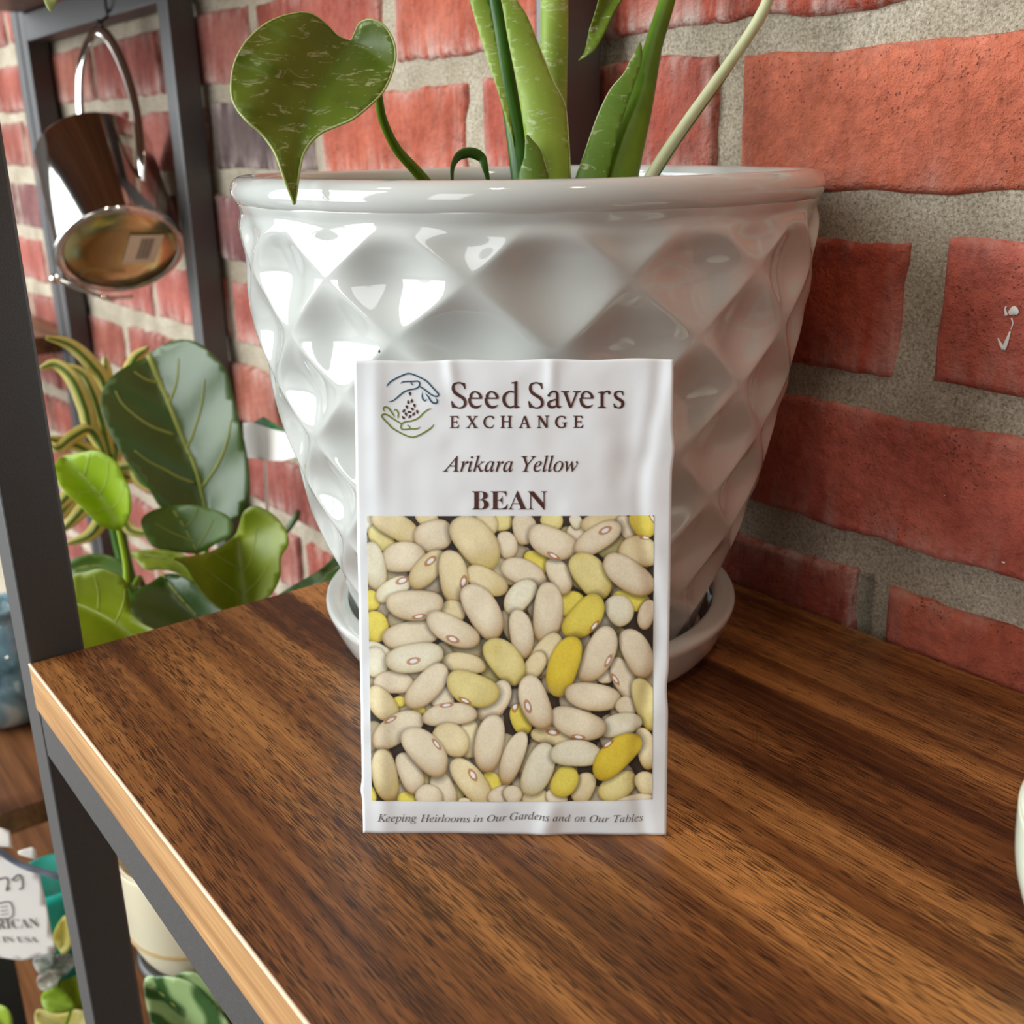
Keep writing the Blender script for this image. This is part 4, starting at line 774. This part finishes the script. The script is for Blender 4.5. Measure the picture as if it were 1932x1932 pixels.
figleaf(o2([(670, 1570), (780, 1490), (880, 1440), (980, 1470), (1080, 1560), (1180, 1660), (1100, 1780), (900, 1800), (760, 1740), (700, 1680)]), o2([(840, 1440), (950, 1580), (1100, 1740)]), .60, (0, -.0001), .0002, M_FIG, M_VEIN, mr=.0009)
figleaf(o2([(360, 1380), (480, 1340), (600, 1360), (680, 1440), (640, 1520), (560, 1450), (450, 1450), (380, 1470)]), o2([(370, 1420), (520, 1400), (660, 1470)]), .66, (0, 0), .0002, M_FIGM, M_VEIN, mr=.0006)
figleaf(o2([(1400, 1600), (1500, 1520), (1620, 1450), (1700, 1395), (1800, 1300), (1860, 1360), (1760, 1480), (1650, 1560), (1520, 1640)]), o2([(1400, 1600), (1560, 1520), (1700, 1430), (1850, 1310)]), .56, (0, 0), .0003, M_FIG, M_VEIN, mr=.0008)
figleaf(o2([(1440, 1260), (1500, 1180), (1545, 1110), (1565, 1130), (1540, 1180), (1490, 1240)]), o2([(1450, 1250), (1555, 1125)]), .72, (0, 0), .0002, M_FIG, M_VEIN, mr=.0005)
def wood(pp, r, mat=M_STEM, name='branch'): return link(name, mesh(*tube([px(x, y, d) for x, y, d in pp], r, 12)), mat, FG)
m = Mat('fig_bark', (.10, .075, .04), .8); M_BARK = m.m
wood([(372, 1700, .66), (355, 1500, .66), (330, 1300, .655), (300, 1180, .65), (262, 1090, .62)], [.005, .0045, .004, .003, .002], M_BARK, 'trunk')
wood([(239, 1100, .60), (236, 1060, .60), (226, 1010, .60), (222, 995, .60)], [.0016, .0014, .0012], M_FIGL, 'petiole')
wood([(262, 1092, .62), (250, 1110, .61), (239, 1100, .60)], [.002, .0016], M_STEM, 'petiole')
wood([(330, 1300, .655), (380, 1100, .655), (392, 985, .658)], [.003, .0022, .0018], M_STEM, 'petiole')
wood([(345, 1420, .655), (420, 1250, .62), (458, 1165, .58)], [.003, .002, .0016], M_STEM, 'petiole')
wood([(320, 1260, .655), (360, 1120, .63), (371, 1045, .617)], [.003, .002, .0014], M_STEM, 'petiole')
wood([(310, 1200, .65), (300, 1230, .60), (275, 1215, .565)], [.003, .002, .0014], M_STEM, 'petiole')
# cream pot, tan band, black plant stand
Rp = 138 * dPot / FPX
cp_ = [(.001, -.0555), (.020, -.0555), (.028, -.051), (.0375, -.036), (.0425, -.022), (Rp, 0), (Rp + .0006, .030), (Rp - .001, .032), (Rp - .003, .030), (Rp - .004, -.002), (.030, -.045), (.001, -.049)]
cpp = catmull([(r, z, 0) for r, z in cp_], 4)
CPt = thing('cream_plant_pot', tuple(pc), 'small cream ceramic pot with tan groove in a black stand, low left below the board', 'pot')
link('pot_body', mesh(*lathe([(p[0], pc[2] + p[1]) for p in cpp], pc[0], pc[1], 72)), M_CREAM, CPt)
link('tan_groove', mesh(*lathe([(.0436 + .0010 * math.cos(t), pc[2] - .0185 + .0010 * math.sin(t)) for t in np.linspace(0, 2 * math.pi, 9)], pc[0], pc[1], 72)), M_TAN, CPt)
ST = thing('plant_stand', (pc[0], pc[1], -.76), 'black metal stand carrying the small cream pot', 'plant stand')
ring = lambda r, z, t_: lathe([(r + t_ * math.cos(t), z + t_ * math.sin(t)) for t in np.linspace(0, 2 * math.pi, 11)], pc[0], pc[1], 60)
link('ring', mesh(*ring(.0372, pc[2] - .0440, .0040)), M_BLACK, ST)
for a in (30, 120, 210, 300):
    ca_, sa_ = math.cos(math.radians(a)), math.sin(math.radians(a)); link('leg', mesh(*tube([(pc[0] + .0425 * ca_, pc[1] + .0425 * sa_, pc[2] - .044), (pc[0] + .045 * ca_, pc[1] + .045 * sa_, -.5), (pc[0] + .06 * ca_, pc[1] + .06 * sa_, -.759)], [.003, .003], 10)), M_BLACK, ST)
    
# ------------------------------------------------------------------ variegated yellow-edged plant
dS = .70
vb = px(330, 1460, .74); VP = thing('variegated_dracaena', (vb[0], vb[1], vb[2]), 'plant with narrow yellow-edged green leaves behind the lime fig leaf', 'plant')
def strap(pp, wpx, d=dS, mat=M_SPY, cmat=M_SPG):
    P = catmull([px(x * k2, 560 + y * k2, d + dd) for x, y, dd in pp], 8); n_ = len(P); V = []; Vc = []
    for i, p in enumerate(P):
        t = P[min(i + 1, n_ - 1)] - P[max(i - 1, 0)]; t /= np.linalg.norm(t); sd = np.cross(t, FWD + .3 * UP); sd /= np.linalg.norm(sd); s_ = i / (n_ - 1)
        w_ = wpx * d / FPX * (math.sin(math.pi * (s_ * .80 + .17)) ** .7); nrm = np.cross(sd, t)
        for j in range(7):
            q_ = (j - 3) / 3; V.append(p + sd * w_ * q_ * .5 + nrm * w_ * .18 * abs(q_)); 
        for j in range(3):
            q_ = (j - 1) * .28; Vc.append(p + sd * w_ * q_ * .5 + nrm * w_ * .18 * abs(q_) - FWD * .0007)
    o = link('leaf', mesh(V, grid_faces(n_, 7)), mat, VP); mo = o.modifiers.new('t', 'SOLIDIFY'); mo.thickness = .0005; mo.offset = 0
    c_ = link('green_stripe', mesh(Vc, grid_faces(n_, 3)), cmat, o); c_.location = (0, 0, 0); mo = c_.modifiers.new('t', 'SOLIDIFY'); mo.thickness = .0003; mo.offset = 0
for pp, wpx in (([(570, 820, 0), (545, 480, -.01), (470, 350, -.02), (360, 250, -.03), (240, 212, -.04)], 26), ([(560, 840, 0), (470, 690, -.01), (440, 580, -.02), (380, 440, -.03), (290, 355, -.03), (210, 372, -.03)], 28), ([(575, 840, 0), (525, 640, -.01), (480, 500, -.02), (420, 400, -.02), (320, 352, -.02)], 26),
    ([(580, 830, 0), (560, 600, 0), (550, 400, 0), (545, 310, 0)], 24), ([(600, 830, 0), (620, 560, .02), (690, 340, .03), (775, 262, .03)], 26), ([(560, 860, 0), (480, 700, -.01), (380, 730, -.02), (300, 790, -.03), (240, 750, -.03)], 22), ([(570, 880, 0), (430, 790, -.01), (330, 760, -.02), (240, 735, -.03)], 24),
    ([(560, 900, 0), (440, 960, -.01), (330, 1060, -.02), (280, 1130, -.02)], 24), ([(570, 910, 0), (500, 1020, -.01), (400, 1140, -.02), (310, 1230, -.02)], 24), ([(590, 900, 0), (680, 890, .0), (730, 960, 0), (790, 1010, 0)], 26), ([(600, 900, 0), (660, 940, .01), (740, 930, .02), (800, 1000, .02)], 24),
    ([(560, 930, 0), (420, 1010, 0), (330, 1110, 0), (280, 1200, 0)], 26), ([(600, 960, 0), (650, 1180, 0), (720, 1230, 0), (840, 1220, 0)], 20), ([(590, 940, 0), (540, 1120, 0), (470, 1240, 0), (340, 1290, 0)], 24), ([(560, 900, 0), (520, 760, 0), (480, 690, 0), (400, 700, -.01)], 22), ([(590, 900, 0), (610, 760, 0), (640, 640, 0), (640, 560, 0)], 22)):
    strap(pp, wpx * 1.15)
st_p = [px(212, 880, dS), px(222, 1000, dS + .02), px(270, 1200, .73), px(330, 1460, .74)]
link('stem', mesh(*tube(st_p, [.006, .005, .005], 12)), M_STEMD, VP)
pe = st_p[-1]
NP = link('nursery_pot', mesh(*lathe([(.001, -.759), (.026, -.759), (.034, pe[2] + .01), (.036, pe[2] + .012), (.036, pe[2] + .018), (.033, pe[2] + .018), (.031, pe[2] - .01), (.001, pe[2] - .012)], pe[0], pe[1], 48)), M_BLACK); tag(NP, 'tall black planter of the yellow-edged plant, standing on the floor behind the cream pot', 'pot')

# ------------------------------------------------------------------ plant care card
k7 = 460 / 1932
card = [(80, 495), (160, 490), (240, 445), (410, 555), (560, 640), (600, 760), (500, 770), (380, 802), (240, 790), (100, 770)]
card = [(440 + x * k7, 680 + y * k7) for x, y in card]
CC = sheet('care_card', card, lambda x, y: .655 - .00045 * (x - 500), M_CARD, None, .0006, 12, 1, False); tag(CC, 'white plant care card with green corner band, standing between the dark leaf and white pot', 'card')
gb = sheet('green_band', [(440 + x * k7, 680 + y * k7) for x, y in [(160, 490), (240, 445), (410, 555), (560, 640), (560, 660), (410, 566), (300, 540)]], lambda x, y: .6535 - .00045 * (x - 500), M_GREEN, CC, .0004, 10, 1, False); gb.location = (0, 0, 0)
stk = link('stake', mesh(*tube([px(500, 868, .657), px(510, 1100, .658), px(520, 1400, .66)], [.0012, .0010], 8)), M_CARD, CC); stk.location = (0, 0, 0)

# ------------------------------------------------------------------ things low at the left
jc = px(-22, 1300, .72); jc = np.array([on(-5, 1350, 2, -.255)[0], .10, -.26])
jp = [(.001, 0), (.030, 0), (.046, .012), (.052, .035), (.046, .062), (.030, .078), (.022, .086), (.024, .094), (.020, .095), (.018, .086), (.001, .080)]
jar_c = on(-30, 1345, 2, -.255)
JR = link('glass_vase', mesh(*lathe([(p[0], -.2598 + p[1]) for p in catmull([(r, z, 0) for r, z in jp], 4)], jar_c[0], max(.075, min(.18, jar_c[1])), 64)), M_GLASS); tag(JR, 'blue-grey glossy glass vase on the low shelf at the far left', 'vase')
dT = .60
CT = sheet('hang_tag', [(-60, 1590), (0, 1616), (40, 1632), (74, 1648), (86, 1700), (95, 1750), (105, 1796), (70, 1806), (40, 1812), (0, 1806), (-60, 1790)], lambda x, y: dT + .00002 * (y - 1700), M_CARD, None, .0006, 14, 1, False)
tag(CT, 'large white paper tag with grey printing at the lower left edge', 'tag')
def tag_text(s, x0, x1, yb, yt, sk_=0., off_=.0):
    Vt, Ft = flat_text(s, off_); mn = Vt.min(0); mx = Vt.max(0); V = []
    for v in Vt:
        tx = (v[0] - mn[0]) / (mx[0] - mn[0]); ty = (v[1] - mn[1]) / (mx[1] - mn[1]); x = x0 + (x1 - x0) * tx + 4 * (1 - ty) ; y = yb + (yt - yb) * ty + sk_ * tx
        V.append(px(x, y, dT + .00002 * (y - 1700) - .0008))
    return V, Ft
V, F = join(tag_text(uni('ERICAN', True), -26, 70, 1754, 1736, -4, -.006), tag_text(uni('MADE IN USA', True), -62, 68, 1778, 1767, 0, -.006))
tx_ = link('printed_lettering', mesh(V, F), M_INKGREY, CT, False); tx_.location = (0, 0, 0)
def tline(L, w_): return ribbon(L, [w_, w_], 6)
pcs = [tline([(-14, 1708), (18, 1702), (22, 1730), (-14, 1734)], 2.5), tline([(0, 1712), (14, 1710)], 1.5), tline([(0, 1719), (15, 1717)], 1.5), tline([(0, 1726), (16, 1724)], 1.5),
       tline([(-6, 1660), (10, 1656), (15, 1664), (12, 1680), (17, 1674)], 3.2), tline([(22, 1660), (34, 1651), (41, 1658), (42, 1674), (36, 1678)], 3.2), tline([(22, 1660), (30, 1662), (36, 1656)], 2)]
V = []; F = []
for P, f in pcs:
    o_ = len(V); V += [px(x, y, dT + .00002 * (y - 1700) - .0008) for x, y in P]; F += [tuple(i + o_ for i in q) for q in f]
ic = link('printed_mark', mesh(V, F), M_INKGREY, CT, False); ic.location = (0, 0, 0)
CD = link('cord', mesh(*tube([px(-70, 1560, .58), px(-10, 1600, .585), (px(30, 1626, .59)), px(70, 1642, .592), px(130, 1655, .60), px(200, 1640, .64)], [.0018] * 2, 10)), M_CORD); tag(CD, 'blue-grey cord curving across the top of the white tag', 'cord')
LT = sheet('folded_label', [(-20, 1560), (2, 1562), (18, 1568), (24, 1600), (-20, 1594)], lambda x, y: .605, M_CARD, None, .0006, 10, 1, False); tag(LT, 'small white label above the cord at the left edge', 'label')
LT2 = sheet('folded_label', [(34, 1606), (60, 1598), (66, 1602), (72, 1624), (36, 1612)], lambda x, y: .605, M_CARD, None, .0006, 10, 1, False); tag(LT2, 'folded white label end just above the cord, beside the front post', 'label')
tp = px(108, 1712, .72)
tl = [(.001, -.045), (.018, -.045), (.0235, .018), (.025, .020), (.025, .026), (.0225, .026), (.020, 0), (.001, -.002)]
TP = link('teal_pot', mesh(*lathe([(r, tp[2] + z) for r, z in tl], tp[0], tp[1], 48)), M_TEAL); tag(TP, 'teal plastic pot beside the white tag, behind the front post', 'pot')
# plants low down, seen past the front post
def cluster(name, base, label, leaves, mats, stem_mat):
    T = thing(name, tuple(base), label, 'plant')
    for i, (ol, d, ml) in enumerate(leaves):
        cx_ = sum(p[0] for p in ol) / len(ol); cy_ = sum(p[1] for p in ol) / len(ol)
        f = lambda x, y, ml=ml, d=d: d - .0003 * seg_dist(x, y, ml)[0] + .0000015 * seg_dist(x, y, ml)[0] ** 2
        o = sheet('leaf', ol, f, mats[i % len(mats)], T, .0005, 10); mm = ridge(ml, f, .0007, M_VEINL, 'midrib', o); mm.location = (0, 0, 0)
        e0 = px(ml[-1][0], ml[-1][1], f(*ml[-1])); link('stem', mesh(*tube([e0, (e0 + base) / 2 + np.array([0, 0, .01]), base], [.0010, .0016], 8)), stem_mat, T)
    return T
cb_ = px(480, 2140, .58)
cluster('striped_calathea', cb_, 'plant with pale green striped leaves below the cream pot, bottom left',
    [([(272, 1850), (300, 1842), (340, 1846), (375, 1862), (410, 1900), (440, 1950), (430, 2010), (360, 2010), (300, 1980), (282, 1920)], .605, [(278, 1850), (340, 1910), (400, 2000)]),
     ([(330, 1842), (370, 1836), (420, 1870), (470, 1920), (520, 1990), (470, 2010), (400, 1930), (350, 1880)], .63, [(335, 1842), (410, 1890), (500, 2000)])], [M_CAL], M_STEM)
lb_ = px(110, 2060, .74)
M_LIME = leafmat('lime_leaf', (.22, .36, .01), (.42, .56, .06), .4, None, 25, .3)
cluster('lime_foliage_plant', lb_, 'lime green leafy plant at the bottom, left of the front post',
    [([(78, 1880), (95, 1862), (120, 1868), (138, 1890), (140, 1905), (110, 1912), (85, 1905)], .70, [(80, 1882), (110, 1888), (135, 1902)]), ([(70, 1905), (110, 1912), (150, 1905), (180, 1930), (150, 1990), (90, 1990), (68, 1940)], .72, [(75, 1912), (120, 1940), (140, 1990)]),
     ([(95, 1830), (120, 1800), (145, 1810), (160, 1860), (165, 1910), (140, 1900), (112, 1868)], .735, [(122, 1802), (140, 1860), (155, 1905)]), ([(-20, 1905), (10, 1900), (24, 1930), (10, 1980), (-30, 1990)], .70, [(-15, 1905), (5, 1940), (0, 1985)])], [M_LIME, M_SPY, M_FIGO, M_LIME], M_STEM)
M_VG = leafmat('white_marbled_leaf', (.10, .14, .10), (.60, .58, .55), .5, (.75, .72, .70), 90, .2)
M_VG2 = leafmat('pink_marbled_leaf', (.20, .26, .16), (.66, .52, .48), .5, (.75, .66, .62), 90, .2)
cluster('pink_white_variegated_plant', px(110, 1990, .745), 'small plant with crumpled white, pink and dark leaves just right of the white tag',
    [([(62, 1812), (80, 1795), (104, 1800), (96, 1830), (75, 1838)], .69, [(66, 1815), (98, 1826)]), ([(100, 1770), (118, 1730), (130, 1735), (134, 1780), (120, 1800)], .70, [(122, 1735), (118, 1798)]), ([(70, 1845), (96, 1830), (118, 1836), (100, 1862), (78, 1868)], .69, [(74, 1862), (112, 1838)]), ([(104, 1806), (130, 1800), (142, 1815), (126, 1838), (108, 1840)], .695, [(138, 1810), (108, 1836)])], [M_VG, M_SPY, M_VG2, M_VG], M_STEM)
for (cx_, cy_, d_, r_, lbl) in ((480, 2140, .58, .030, 'dark nursery pot of the striped plant, below the frame'), (118, 2060, .742, .030, 'dark nursery pot of the lime and variegated plants, below the frame')):
    p_ = px(cx_, cy_, d_); o_ = link('nursery_pot', mesh(*lathe([(.001, -.759), (r_ * .8, -.759), (r_, p_[2] + .005), (r_ + .002, p_[2] + .005), (r_ + .002, p_[2] + .01), (r_ - .002, p_[2] + .01), (r_ - .003, p_[2] - .005), (.001, p_[2] - .006)], p_[0], p_[1], 40)), M_BLACK); tag(o_, lbl, 'pot')
